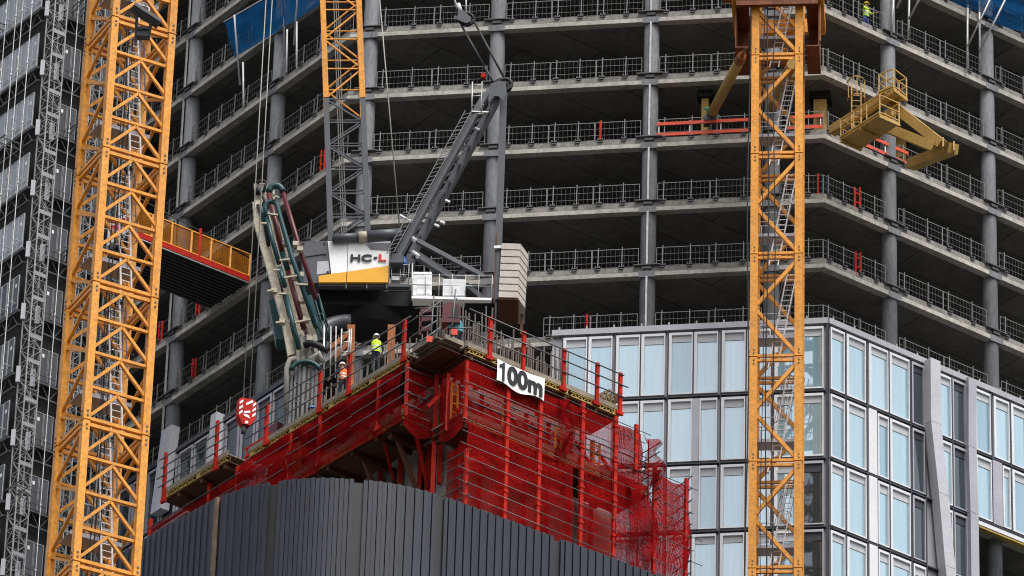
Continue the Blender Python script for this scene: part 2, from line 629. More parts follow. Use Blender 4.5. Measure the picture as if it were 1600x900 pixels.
tower = thing('unfinished_tower', 'tall concrete frame tower with open floors above a glazed lower facade', 'building', (3.2, 262, 0))
K0, K1 = -6, 10
for k in range(K0, K1):
    z = zf(k)
    s = MB()
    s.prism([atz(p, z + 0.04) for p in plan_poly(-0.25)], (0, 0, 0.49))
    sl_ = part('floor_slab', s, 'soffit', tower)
    e = MB()
    o0, i0 = outline(0), outline(-0.4)
    o1 = outline(-0.10)
    for j in range(3):
        e.m = 0          # pale lower band
        e.hexa([atz(o0[j], z), atz(o0[j + 1], z), atz(i0[j + 1], z), atz(i0[j], z), atz(o0[j], z + 0.225), atz(o0[j + 1], z + 0.225), atz(i0[j + 1], z + 0.225), atz(i0[j], z + 0.225)])
        e.m = 1          # darker upper band, set back behind a groove
        e.hexa([atz(o1[j], z + 0.30), atz(o1[j + 1], z + 0.30), atz(i0[j + 1], z + 0.30), atz(i0[j], z + 0.30), atz(o1[j], z + 0.56), atz(o1[j + 1], z + 0.56), atz(i0[j + 1], z + 0.56), atz(i0[j], z + 0.56)])
    part('edge_band', e, ['edge_pale', 'edge'], sl_)
core = MB()
pp = plan_poly(-11)
core.prism([atz(p, 0) for p in pp], (0, 0, zf(K0) + 0.3))
part('core_wall', core, 'wallc', tower)  # unseen wall added to keep light from passing through the floors
low = MB()
low.prism([atz(p, 0) for p in plan_poly(0.3)], (0, 0, zf(K1) - 0.05))
part('lower_block', low, 'clad', tower)

# columns: position along each face
def onface_x(face, u, k):
    P, n = {'L': (PL, NL), 'C': (PL, NC), 'R': (PR, NR)}[face]
    q = onplane(u, 300, P, n)
    return q
def s_of(face, u, v):    # distance along a face of a pixel on its plane
    P, n, e = {'L': (PL, NL, EL), 'C': (PL, NC, EC), 'R': (PR, NR, ER)}[face]
    return (onplane(u, v, P, n) - P).dot(e)
FACE = {'L': (PL, NL, EL), 'C': (PL, NC, EC), 'R': (PR, NR, ER)}
colpos = {'L': [6.60, 14.37, 22.1, 29.8], 'C': [0.96, 7.26, 14.84, 20.75], 'R': [4.38, 10.81, 17.2, 23.6]}
for f, ss in colpos.items():
    P, n, e = FACE[f]
    for i, sp in enumerate(ss):
        c = P + e * sp - n * 0.43
        m = MB()
        m.pipe([atz(c, zf(K1)), atz(c, zf(K0))], 0.375, 20)
        cp = part('column', m, 'column', tower)
        for k in range(K0, K1):        # dark base plate and grey head at every floor
            z = zf(k)
            jo = MB()
            jo.box(atz(c, z + 0.57) - e * 0.62 + n * 0.52, e * 1.24, -n * 0.3, Z * 0.05)
            jo.cbox(atz(c, z + 0.46) + n * 0.40, 0.42, 0.12, 0.14, (e, n, Z))
            part('base_plate', jo, 'clamp', cp)
            jo = MB()
            jo.cbox(atz(c, z + 0.1) + n * 0.40, 0.8, 0.10, 0.33, (e, n, Z))
            part('column_head', jo, 'column', cp)
        if (f, i) in (('C', 2), ('L', 1)):
            pm = MB()
            w = c + n * 0.43 + (e * 0.25 if f == 'L' else e * 0)
            for k in range(K0, K1 - 1):
                pm.bar(atz(w, zf(k + 1) + 0.62), atz(w, zf(k) - 0.02), 0.09, 0.07, up=n)
            part('downpipe', pm, 'galv', cp)

# ---- guard rails on every open floor edge
def rail_mesh(L):
    fr, po, cl = MB(), MB(), MB()
    for z, r in ((1.1, 0.014), (0.74, 0.007), (0.38, 0.007), (0.1, 0.008)):
        fr.bar((0.02, 0, z), (L - 0.02, 0, z), r * 2)
    for x in (0.02, L - 0.02):
        fr.bar((x, 0, 0.08), (x, 0, 1.1), 0.026)
    n = max(3, int(L / 0.21))
    for i in range(1, n):
        x = 0.06 + (L - 0.12) * i / n
        fr.bar((x, 0, 0.1), (x, 0, 1.1), 0.0055)
    for x in ((0.3, L * 0.64) if L > 1.6 else (0.3,)):
        po.bar((x, -0.04, -0.08), (x + 0.02, -0.04, 1.2), 0.04)
        cl.box((x - 0.14, -0.22, 0.0), (0.28, 0, 0), (0, 0.2, 0), (0, 0, 0.035))
        cl.box((x - 0.11, -0.20, -0.11), (0.22, 0, 0), (0, 0.04, 0), (0, 0, 0.05))
        cl.bar((x - 0.1, -0.17, 0.04), (x - 0.1, -0.17, 0.12), 0.05)
        cl.bar((x + 0.1, -0.17, 0.04), (x + 0.1, -0.17, 0.12), 0.05)
    return fr, po, cl
protos = {}
def place_rail(p, e, L, label):
    key = round(L, 2)
    ang = math.atan2(e.y, e.x)
    if key not in protos:
        t = thing('guard_rail', label, 'guard rail', (0, 0, 0), 'mesh guard rails along the open floor edges')
        fr, po, cl = rail_mesh(key)
        part('mesh_panel', fr, 'railm', t)
        part('post', po, 'railm', t)
        part('clamp', cl, 'clamp', t)
        protos[key] = t
    else:
        t = copy_tree(protos[key])
    t.location = p
    t.rotation_euler = (0, 0, ang)
    t['label'] = label
bays = []                # (face, s0, s1, direction name)
for f in 'LCR':
    ss = list(colpos[f])
    P, n, e = FACE[f]
    br = ss if f != 'C' else ss
    stops = {'L': [0.0] + ss, 'C': ss + [23.307], 'R': [0.0] + ss}[f]
    for a, b in zip(stops[:-1], stops[1:]):
        isc = lambda q: any(abs(q - c) < 0.01 for c in ss)
        bays.append((f, a + (0.42 if isc(a) else 0.05), b - (0.42 if isc(b) else 0.05)))
cnt = {}
NAMEF = {'L': 'beyond the grey jib corner', 'C': 'along the flat middle face', 'R': 'beyond the yellow mast corner'}
for k in range(-5, 6):
    for f, a, b in bays:
        P, n, e = FACE[f]
        nn = max(1, round((b - a) / 2.5))
        st = (b - a) / nn
        for i in range(nn):
            s0 = a + st * i
            q = cnt[(k, f)] = cnt.get((k, f), 0) + 1
            mid = atz(P + e * (s0 + st / 2), zf(k) + 1)
            u, v = px(mid)
            if not (-40 < u < 1640 and -45 < v < 900):
                continue
            if f == 'L' and u < 225:
                continue
            if f == 'C' and k == 5 and u < 840:
                continue
            lab = f'mesh guardrail on the {ORD[6 - k]} floor above the glazing, {ORD[q]} panel {NAMEF[f]}'
            tilt = R.uniform(-0.02, 0.02)
            if f == 'L':
                place_rail(atz(P + e * (s0 + st) - n * 0.22, zf(k) + 0.56), -e, st, lab)
            else:
                place_rail(atz(P + e * s0 - n * 0.22, zf(k) + 0.56), e, st, lab)

# ---- glazed facade
FO = 0.5                 # facade stands this far outside the slab edge
def fpt(f, s, z, o=0.0):
    P, n, e = FACE[f]
    return atz(P + e * s + n * (FO + o), z)
def fsz(f, u, v, o=0.0):
    P, n, e = FACE[f]
    q = onplane(u, v, P + n * (FO + o), n)
    return (q - P).dot(e), q.z
ZT = fsz('C', 1060, 516)[1]
RH = 3.6
rows = [ZT - RH * j for j in range(6)]
def window(f, s0, s1, z0, z1, kind='pane'):
    P, n, e = FACE[f]
    if f == 'L':
        e = EL
    w_ = s1 - s0
    fl, fr_, ft = (0.14, 0.05, 0.13) if w_ > 0.9 else (0.08, 0.045, 0.13)
    h = z1 - z0
    fr = MB()
    for (a, b, c, d) in ((s0, s0 + fl, z0, z1), (s1 - fr_, s1, z0, z1), (s0 + fl, s1 - fr_, z0, z0 + 0.07), (s0 + fl, s1 - fr_, z1 - ft, z1)):
        fr.box(fpt(f, a, c, -0.06), e * (b - a), n * 0.12, Z * (d - c))
    o = part('window', fr, 'alu' if kind != 'dark' else 'alug', tower)
    pa = MB()
    pa.box(fpt(f, s0 + fl, z0 + 0.07, -0.10), e * (w_ - fl - fr_), n * 0.03, Z * (h - 0.07 - ft))
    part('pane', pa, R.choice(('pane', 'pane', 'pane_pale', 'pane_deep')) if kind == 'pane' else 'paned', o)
    bh = 0.36 + R.uniform(-.03, .05)
    bb = MB()
    bb.box(fpt(f, s0 + fl + 0.005, z1 - ft - bh, -0.068), e * (w_ - fl - fr_ - 0.01), n * 0.03, Z * (bh - 0.003))
    part('blind_box', bb, 'blind' if kind != 'dark' else 'alud', o)

def cells(f, us, v):
    return [fsz(f, u, v)[0] for u in us]
back = MB()
sC0 = fsz('C', 862, 560)[0]
sC1 = 23.307 + 0.18
sR1 = 24.0
sRo = fsz('R', 1524, 700)[0]
def bk(f, s0, s1, z0, z1):
    P, n, e = FACE[f]
    back.box(fpt(f, s0, z0, -0.30), e * (s1 - s0), n * 0.16, Z * (z1 - z0))
zb = rows[5]
bk('C', sC0, sC1, zb, ZT - 0.05)
bk('R', -0.2, sRo, zb, ZT - 0.05)
bk('R', sRo, sR1, rows[2], ZT - 0.05)
part('facade_backing', back, 'alug', tower)
cop = MB()
for f, a, b in (('C', sC0, sC1 + 0.02), ('R', -0.22, sR1)):
    P, n, e = FACE[f]
    cop.box(fpt(f, a, ZT - 0.04, -0.3), e * (b - a), n * 0.42, Z * 0.3)
    x = a + 0.3
    while x < b:
        cop.box(fpt(f, x, ZT + 0.26, -0.05), e * 0.07, n * 0.06, Z * 0.2)
        x += 1.3
part('coping', cop, 'alug', tower)
# centre face: pairs of windows between dark mullions
cb = [1290 - 41.3 * i for i in range(11)]
cs = cells('C', cb, 560)
cs = [cs[0] - (0.06)] + cs[1:]
NROW = 5
for j in range(NROW):
    z1 = rows[j] - 0.16
    z0 = rows[j + 1] + 0.10
    for i in range(len(cs) - 1):
        s1, s0 = cs[i], cs[i + 1]
        g = 0.07
        pair = i % 2
        a = s0 + (0.035 if pair == 0 else 0.09)
        b = s1 - (0.09 if pair == 0 and i > 0 else 0.035)
        if j >= 1 and i == 4 + (j % 2) * 0 and j < 3:
            a += 0.28
            sp = MB()
            sp.box(fpt('C', s0 - 0.04, z0, -0.07), EC * 0.34, NC * 0.13, Z * (z1 - z0))
            part('spandrel_strip', sp, 'alug', tower)
        window('C', a, b, z0, z1, 'dark' if (i == 0 and j >= 2) else 'pane')
mu = MB()
for i, s in enumerate(cs[1:]):
    mu.box(fpt('C', s - 0.03 + (0.055 if i % 2 else 0), zb, -0.1), EC * (0.05 if i % 2 else 0.05), NC * (0.17 if i % 2 else 0.12), Z * (ZT - zb))
for j in range(1, NROW + 1):
    mu.box(fpt('C', sC0, rows[j] - 0.06, -0.12), EC * (sC1 - sC0 - 0.1), NC * 0.2, Z * 0.06)
    for (a, b) in ((0, sRo if j > 2 else sR1),):
        mu.box(fpt('R', a, rows[j] - 0.06, -0.12), ER * (b - a), NR * 0.2, Z * 0.06)
# right face: window boundaries read from the first row
rb = [(1297, 1319), (1322, 1352), (1357, 1387), (1389, 1420), (1424, 1443), (1464, 1485), (1487, 1507), (1521, 1546), (1551, 1575), (1578, 1603), (1606, 1630)]
for i, (u0, u1) in enumerate(rb):
    s0, s1 = cells('R', (u0, u1), 600)
    for j in range(NROW):
        if i >= 7 and j >= 2:
            continue
        if j >= 1 and i == 2:
            sp = MB()
            sp.box(fpt('R', s0 - 0.06, rows[j + 1] + 0.06, -0.07), ER * 0.5, NR * 0.16, Z * (RH - 0.16))
            part('spandrel_strip', sp, 'alu', tower)
            window('R', s0 + 0.52, s1, rows[j + 1] + 0.10, rows[j] - 0.16)
            continue
        if j >= 1 and i == 8:
            sp = MB()
            sp.box(fpt('R', s0 - 0.15, rows[j + 1] + 0.06, -0.07), ER * 0.6, NR * 0.14, Z * (RH - 0.16))
            part('spandrel_strip', sp, 'alug', tower)
            window('R', s0 + 0.5, s1, rows[j + 1] + 0.10, rows[j] - 0.16)
            continue
        window('R', s0, s1, rows[j + 1] + 0.10, rows[j] - 0.16, 'dark' if i in (4, 6) and not (j == 3) else 'pane')
    mu.box(fpt('R', s1 + 0.02, zb if i < 7 else rows[2], -0.1), ER * 0.06, NR * 0.17, Z * (ZT - (zb if i < 7 else rows[2])))
mu.box(fpt('C', sC1 - 0.06, zb, -0.3), EC * 0.1, NC * 0.38, Z * (ZT - zb))
part('mullions', mu, 'alud', tower)
# leaning pale fin and straight grey fin
fin = MB()
def fin_seg(pts, w, dep, fmat):
    for (a, za), (b, zb_) in zip(pts[:-1], pts[1:]):
        q = [fpt('R', a, za, 0.02), fpt('R', a + w, za, 0.02), fpt('R', a + w, za, dep), fpt('R', a, za, dep)]
        r = [fpt('R', b, zb_ + 0.02, 0.02), fpt('R', b + w, zb_ + 0.02, 0.02), fpt('R', b + w, zb_ + 0.02, dep), fpt('R', b, zb_ + 0.02, dep)]
        fin.hexa(r + q)
fp = [fsz('R', 1442, 565), fsz('R', 1443, 664), fsz('R', 1455, 776), fsz('R', 1465, 890), fsz('R', 1478, 1000)]
fin_seg(fp, 0.62, 0.55, 'alu')
part('leaning_fin', fin, 'finpale', tower)
fin = MB()
gf = [fsz('R', 1507, 592), fsz('R', 1507, 700), fsz('R', 1510, 803), fsz('R', 1512, 960)]
fin_seg(gf, 0.5, 0.3, 'alug')
part('straight_fin', fin, 'alug', tower)
led = MB()
led.box(fpt('R', sRo, rows[2] - 0.30, -0.25), ER * (sR1 - sRo), NR * 0.3, Z * 0.22)
part('lower_ledge', led, 'alu', tower)
led = MB()
led.box(fpt('R', sRo, rows[2] - 0.42, -0.28), ER * (sR1 - sRo), NR * 0.3, Z * 0.10)
part('timber_strip', led, 'girder', tower)

# left face glazing, one floor lower
zl = fsz('L', 285, 703)[1]
lb = MB()
P, n, e = FACE['L']
s_l0, s_l1 = 1.0, 26.0
lb.box(fpt('L', s_l0, rows[5], -0.3), EL * (s_l1 - s_l0), NL * 0.16, Z * (zl - rows[5]))
lb.box(fpt('L', s_l0, zl, -0.3), EL * (s_l1 - s_l0), NL * 0.4, Z * 0.25)
part('facade_backing', lb, 'alud', tower)
sx_ = 3.0
ii = 0
while sx_ < 24:
    for j in range(3):
        window('L', sx_, sx_ + 1.2, zl - RH * (j + 1) + 0.1, zl - RH * j - 0.1, 'dark')
    sx_ += 1.32
    ii += 1
finL = MB()
for (u, v0, u1, v1, w) in ((282, 668, 268, 742, 0.9), (352, 648, 346, 700, 0.5)):
    a, za = fsz('L', u, v0)
    b, zb_ = fsz('L', u1, v1)
    for (a0, z0, a1, z1) in ((a, za, b, zb_),):
        q = [fpt('L', a0, z0, 0.02), fpt('L', a0 + w, z0, 0.02), fpt('L', a0 + w, z0, 0.5), fpt('L', a0, z0, 0.5)]
        r = [fpt('L', a1, z1 - 2, 0.02), fpt('L', a1 + w, z1 - 2, 0.02), fpt('L', a1 + w, z1 - 2, 0.5), fpt('L', a1, z1 - 2, 0.5)]
        finL.hexa(r + q)
part('pale_fins', finL, 'finpale', tower)

# ------------------------------------------------------------------ lattice helpers
def lattice(mb, base, ex, ey, z0, z1, w, d, step, chord, brace, style='zig', chord_n=0, faces='fblr'):
    """square lattice mast: base = near-left corner, ex/ey unit plan axes, w/d sides"""
    c = [base, base + ex * w, base + ex * w + ey * d, base + ey * d]
    for q in c:
        mb.bar(atz(q, z0), atz(q, z1), chord, chord, up=ey)
    n = max(1, round((z1 - z0) / step))
    h = (z1 - z0) / n
    for fi, (a, b) in zip('frbl', ((0, 1), (1, 2), (2, 3), (3, 0))):
        if fi not in faces:
            continue
        A, B = c[a], c[b]
        for i in range(n):
            za, zb_ = z0 + h * i, z0 + h * (i + 1)
            mb.bar(atz(A, za), atz(B, za), brace)
            if (i + (fi in 'rl')) % 2:
                mb.bar(atz(A, za), atz(B, zb_), brace)
            else:
                mb.bar(atz(B, za), atz(A, zb_), brace)

# ------------------------------------------------------------------ neighbouring building behind scaffolding (left edge)
BK = at(61, 103, 303)
BK0 = V((BK.x, BK.y, 0))
bE = Matrix.Rotation(rad(0.6), 3, 'Z')
BEL, BER = bE @ EL, bE @ ER
nb = thing('screened_building', 'dark building clad in grey screen panels behind scaffold masts', 'building', BK0)
bz = BK.z
mb = MB()
LB, RB = 12.0, 6.9
mb.prism([BK0 + BEL * 0.5 + BER * 0.5, BK0 + BEL * LB + BER * 0.5, BK0 + BEL * LB + BER * 9, BK0 + BEL * 0.5 + BER * 9], (0, 0, bz + 14))
part('dark_wall', mb, 'dark', nb)
for k in range(-5, 10):
    z = bz - 3.6 * k
    tr = MB()
    for (e, n, L) in ((BEL, -BER, LB), (BER, -BEL, RB)):
        p = BK0
        tr.bar(atz(p + n * 0.05, z - 0.08), atz(p + n * 0.05 + e * L, z - 0.08), 0.1, 0.12)
        tr.bar(atz(p + n * 0.0, z - 0.85), atz(p + e * L, z - 0.85), 0.07, 0.09)
        x = 0.1
        i = 0
        while x < L - 0.5:
            a, b = (z - 0.1, z - 0.85) if i % 2 else (z - 0.85, z - 0.1)
            tr.bar(atz(p + e * x, a), atz(p + e * (x + 0.5), b), 0.04)
            x += 0.5
            i += 1
    part('edge_truss', tr, 'clamp', nb)
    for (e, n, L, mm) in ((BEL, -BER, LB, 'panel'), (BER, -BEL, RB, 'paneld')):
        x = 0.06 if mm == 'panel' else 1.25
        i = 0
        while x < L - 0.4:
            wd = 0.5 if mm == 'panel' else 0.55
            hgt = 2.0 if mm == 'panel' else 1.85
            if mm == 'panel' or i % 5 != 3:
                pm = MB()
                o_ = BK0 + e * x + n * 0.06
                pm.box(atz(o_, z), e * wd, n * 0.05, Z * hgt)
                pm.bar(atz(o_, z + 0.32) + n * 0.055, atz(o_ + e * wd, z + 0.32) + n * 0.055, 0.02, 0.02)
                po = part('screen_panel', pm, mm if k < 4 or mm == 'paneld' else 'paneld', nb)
                fm = MB()
                for q in (0, wd - 0.03):
                    fm.box(atz(o_ + e * q, z) + n * 0.052, e * 0.03, n * 0.02, Z * hgt)
                fm.box(atz(o_, z + hgt - 0.04) + n * 0.052, e * wd, n * 0.018, Z * 0.04)
                part('panel_frame', fm, 'blind' if mm == 'panel' else 'alug', po)
                if i % 3 == 0:  # white patches standing in for bright reflections on the panels
                    nm_ = MB()
                    nm_.box(atz(o_ + e * 0.2, z + 1.35) + n * 0.053, e * 0.13, n * 0.008, Z * 0.2)
                    part('reflection_patch', nm_, 'white', po)
            x += wd + (0.03 if i % 2 == 0 or mm == 'panel' else 0.12)
            i += 1
# scaffold standards and masts in front of it
def pole(P, e, n, x, label, dark=False):
    m = MB()
    a = P + e * x + n * 0.55
    m.tube(atz(a, 0), atz(a, bz + 16), 0.024, 6)
    for k in range(-5, 10):
        z = bz - 3.6 * k + 0.4
        m.bar(atz(a, z), atz(a - n * 0.6, z), 0.035)
        m.cbox(atz(a, z - 0.3), 0.08, 0.08, 0.12)
    return solo('scaffold_pole', m, 'galv' if not dark else 'galvd', label, 'scaffold pole', 'upright scaffold poles on the screened building', loc=atz(a, 0))
for i, x in enumerate((0.25, 1.15, 1.75, 2.7)):
    pole(BK0, BEL, -BER, x, f'slim grey scaffold pole, {ORD[i + 1]} left of the corner lattice mast')
for i, x in enumerate((1.75, 4.2, 5.8)):
    pole(BK0, BER, -BEL, x, f'slim grey scaffold pole, {ORD[i + 1]} right of the corner lattice mast', i == 1)
m = MB()
sb = BK0 - BEL * 0.75 - BER * 0.05 + BER * 0.12
lattice(m, BK0 + BER * 0.15 - BEL * 0.85, BER, BEL, 0, bz + 16, 0.75, 0.7, 0.78, 0.055, 0.028)
sm_ = solo('scaffold_mast', m, 'galv', 'square lattice scaffold mast climbing the corner of the screened building', 'scaffold mast', loc=BK0 + BER * 0.5 - BEL * 0.5)
for k in range(-5, 10):
    m = MB()
    z = bz - 3.6 * k
    for dz in (0.3, 1.7):
        m.box(atz(BK0 + BER * 0.18 - BEL * 0.86, z + dz), BER * 0.7, -BEL * 0.03, Z * 0.22)
    m.cbox(atz(BK0 + BER * 0.1 - BEL * 0.2, z - 0.2), 0.22, 0.22, 0.9)
    m.cbox(atz(BK0 + BER * 0.95 - BEL * 0.2, z - 0.1), 0.25, 0.22, 1.0)
    part('toe_board', m, 'alug', sm_)
for i, (x, w) in enumerate(((2.55, 0.55), (4.6, 0.6))):
    m = MB()
    lattice(m, BK0 + BER * x - BEL * 1.0, BER, BEL, 0, bz + 16, w, 0.6, 0.62, 0.06, 0.03)
    solo('hoist_mast', m, 'galv', f'thin galvanised lattice hoist mast, {ORD[i + 1]} right of the corner, behind the yellow crane mast', 'hoist mast', 'hoist masts', loc=BK0 + BER * x - BEL)
for i, (u, v) in enumerate(((10, 40), (112, 12), (104, 205), (38, 228), (95, 397), (60, 770))):
    m = MB()
    onr = u > 80
    e, n = (BER, -BEL) if onr else (BEL, -BER)
    p = onplane(u, v, BK0, n)
    for q in (0, 0.5):
        m.bar(p + e * q, p + e * q + n * 1.4, 0.05)
        m.bar(p + e * q - Z * 0.45, p + e * q + n * 1.3, 0.035)
    m.bar(p + n * 1.35 - e * 0.3, p + n * 1.35 + e * 0.9, 0.05)
    m.bar(p + n * 0.7 - e * 0.3, p + n * 0.7 + e * 0.9, 0.04)
    part('bracket', m, 'galvd', nb)

# ------------------------------------------------------------------ tower crane masts
def mast_section(H, w, chord, brace, npan, ex, ey, style):
    """one storey-high mast section in local coordinates, near-left corner at the origin"""
    fr, br = MB(), MB()
    c = [V((0, 0, 0)), ex * w, ex * w + ey * w, ey * w]
    for q in c:
        fr.box(q - ex * chord / 2 - ey * chord / 2 + Z * 0.012, ex * chord, ey * chord, Z * (H - 0.024))
        fr.box(q - ex * (chord / 2 + 0.02) - ey * (chord / 2 + 0.02) + Z * 0.02, ex * (chord + 0.04), ey * (chord + 0.04), Z * 0.03)
        for z in (0.18, 0.36, H - 0.18, H - 0.36):      # joint bolts
            for n_ in (-ey, -ex):
                t_ = ex if n_ == -ey else ey
                fr.m = 1
                a = q + n_ * (chord / 2) + Z * z + t_ * 0.02
                fr.tube(a, a + n_ * 0.025, 0.04, 6)
                fr.m = 0
    for (a, b) in ((0, 1), (1, 2), (2, 3), (3, 0)):
        A, B = c[a], c[b]
        for z in (0.12, H - 0.12):
            fr.bar(A + Z * z, B + Z * z, 0.13)
        t = (B - A).normalized()
        if style == 'K':               # single-apex triangles on wide faces
            h = H / npan
            for i in range(npan):
                zt = H - h * i
                mid = (A + B) / 2
                if (a, b) in ((0, 1), (2, 3)):
                    if i:
                        br.bar(A + Z * zt, B + Z * zt, brace)
                    br.bar(mid + Z * (zt - 0.1), A + Z * (zt - h + 0.1), brace)
                    br.bar(mid + Z * (zt - 0.1), B + Z * (zt - h + 0.1), brace)
                else:
                    p, q = (A, B) if i % 2 == (0 if (a, b) == (3, 0) else 1) else (B, A)
                    br.bar(q + Z * (zt - 0.15), p + Z * (zt - h), brace)
        else:
            h = (H - 0.3) / npan
            for i in range(npan):
                zt = H - 0.2 - h * i
                p, q = (B, A) if i % 2 == 0 else (A, B)
                br.bar(p + Z * zt, q + Z * (zt - h), brace)
    return fr, br
def build_mast(name, label, base, ex, ey, w, H, ztop, zbot, chord, brace, npan, style, ladder_at, lad_lean):
    t = thing(name, label, 'crane mast', atz(base + (ex + ey) * (w / 2), 0))
    fr, br = mast_section(H, w, chord, brace, npan, ex, ey, style)
    lad, pl, hoops = MB(), MB(), MB()
    lp = ex * (w * ladder_at[0]) + ey * (w * ladder_at[1])
    lx = ex
    a0, a1 = lp + Z * 0.15, lp + Z * (H - 0.1) + lx * lad_lean
    for q in (0, 0.42):
        lad.bar(a0 + lx * q, a1 + lx * q, 0.06)
    nr = int(H / 0.28)
    for i in range(1, nr):
        f = i / nr
        lad.bar(a0 + (a1 - a0) * f, a0 + (a1 - a0) * f + lx * 0.42, 0.03)
    for f in (0.45, 0.6, 0.75, 0.9):
        c = a0 + (a1 - a0) * f + lx * 0.21
        ring = [c + lx * (0.36 * math.cos(s)) - ey * (0.62 * math.sin(s)) for s in [math.pi * j / 6 for j in range(7)]]
        hoops.pipe(ring, 0.014, 4)
    for j in (1, 2, 3, 4, 5):
        s = math.pi * j / 6
        d_ = lx * (0.21 + 0.36 * math.cos(s)) - ey * (0.62 * math.sin(s))
        hoops.bar(a0 + (a1 - a0) * 0.43 + d_, a0 + (a1 - a0) * 0.93 + d_, 0.022)
    z = H * 0.30
    pl.box(ex * 0.14 + ey * (w * 0.45) + Z * z, ex * (w - 0.28), ey * (w * 0.42), Z * 0.04)
    pl.box(ex * 0.14 + ey * (w * 0.45 - 0.03) + Z * (z - 0.05), ex * (w - 0.28), ey * 0.03, Z * 0.16)
    for zz in (0.5, 1.0):
        pl.bar(ex * 0.2 + ey * (w * 0.82) + Z * (z + zz), ex * (w - 0.2) + ey * (w * 0.82) + Z * (z + zz), 0.035)
        pl.bar(ex * 0.2 + ey * (w * 0.24) + Z * (z + zz), ex * (w * 0.5) + ey * (w * 0.24) + Z * (z + zz), 0.035)
    for q in (0.25, w * 0.5, w - 0.25):
        pl.bar(ex * q + ey * (w * 0.82) + Z * z, ex * q + ey * (w * 0.82) + Z * (z + 1.0), 0.04)
    meshes = None
    n = int((ztop - zbot) / H) + 1
    for i in range(n):
        z0 = ztop - H * (i + 1)
        if meshes is None:
            meshes = [m_.mesh(nm, ma) for m_, nm, ma in ((fr, 'mast_section', ['yellow', 'clamp']), (br, 'bracing', 'yellow'), (lad, 'ladder', 'white'), (hoops, 'safety_hoops', 'galvd'), (pl, 'rest_platform', 'alug'))]
        s = bpy.data.objects.new('mast_section', meshes[0])
        COL.objects.link(s)
        s.parent = t
        s.location = atz(base, z0) - t.location
        for me, nm in zip(meshes[1:], ('bracing', 'ladder', 'safety_hoops', 'rest_platform')):
            c = bpy.data.objects.new(nm, me)
            COL.objects.link(c)
            c.parent = s
    return t
# left mast
al = rad(27)
lx_, ly_ = V((math.cos(al), math.sin(al), 0)), V((-math.sin(al), math.cos(al), 0))
LM = at(137.5, 600, 209)
LMw = 2.28
LMH = 5.62
jz = onplane(231, 683, LM + lx_ * LMw, V((0, 1, 0))).z     # a section joint on the right chord
left_mast = build_mast('crane_mast', 'large yellow lattice crane mast at left with ladder and hanging black cables', atz(LM, 0), lx_, ly_, LMw, LMH, jz + 5 * LMH, 0, 0.27, 0.11, 4, 'K', (0.60, 0.36), -0.45)
cab = MB()
for i, (fx, r) in enumerate(((0.28, 0.022), (0.33, 0.03), (0.42, 0.02))):
    b = atz(LM, 0) + lx_ * (LMw * fx) + ly_ * 0.32
    pts = []
    for j in range(26):
        z = 70 + j * 3
        pts.append(atz(b + lx_ * (0.05 * math.sin(j * 1.3 + i)), z))
    cab.pipe(pts, r, 6)
part('power_cable', cab, 'black', left_mast)
bx = MB()                                        # lamp box and bracket on the mast near the top
p = at(228, 24, 208.5)
bx.cbox(p, 1.1, 0.5, 0.12, (V((0.85, 0.3, -0.42)).normalized(), V((-0.3, 0.95, 0)).normalized(), V((0.42, 0.1, 0.9)).normalized()))
for a, b in (((214, 20), (212, 66)), ((236, 34), (232, 60)), ((214, 44), (234, 44)), ((225, 10), (228, 22))):
    bx.bar(at(*a, 208.6), at(*b, 208.6), 0.1)
bx.cbox(at(224, 54, 208.7), 0.45, 0.3, 0.28)
part('floodlight_bracket', bx, 'clamp', left_mast)
# canvas-like pale hopper lying on the floor edge behind it
m = MB()
c = at(268, 62, 262)
m.pipe([at(272, 50, 262), at(268, 58, 262), at(264, 67, 262)], 0.5, 10, [0.75, 0.6, 0.1])
# right mast
ar = rad(-5.5)
rx_, ry_ = V((math.cos(ar), math.sin(ar), 0)), V((-math.sin(ar), math.cos(ar), 0))
RM = at(1178.5, 400, 273.5)
RMw = (at(1248, 400, 273.5) - RM).length
jz2 = onplane(1178.5, 400, RM, V((0, 1, 0))).z
RMH = (onplane(1178.5, 243, RM, V((0, 1, 0))).z - jz2)
right_mast = build_mast('crane_mast', 'yellow lattice crane mast at right standing before the glazed facade', atz(RM, 0), rx_, ry_, RMw, RMH, jz2 + 4 * RMH, 0, 0.36, 0.17, 2, 'Z', (0.30, 0.55), 0.9)
cab = MB()
for i, (fx, r) in enumerate(((0.30, 0.03), (0.45, 0.025), (0.20, 0.02), (-0.13, 0.035))):
    b = atz(RM, 0) + rx_ * (RMw * fx) - ry_ * 0.3
    cab.pipe([atz(b + rx_ * (0.06 * math.sin(j * 1.1 + i)), 80 + j * 3.5) for j in range(28)], r, 6)
part('power_cable', cab, 'black', right_mast)
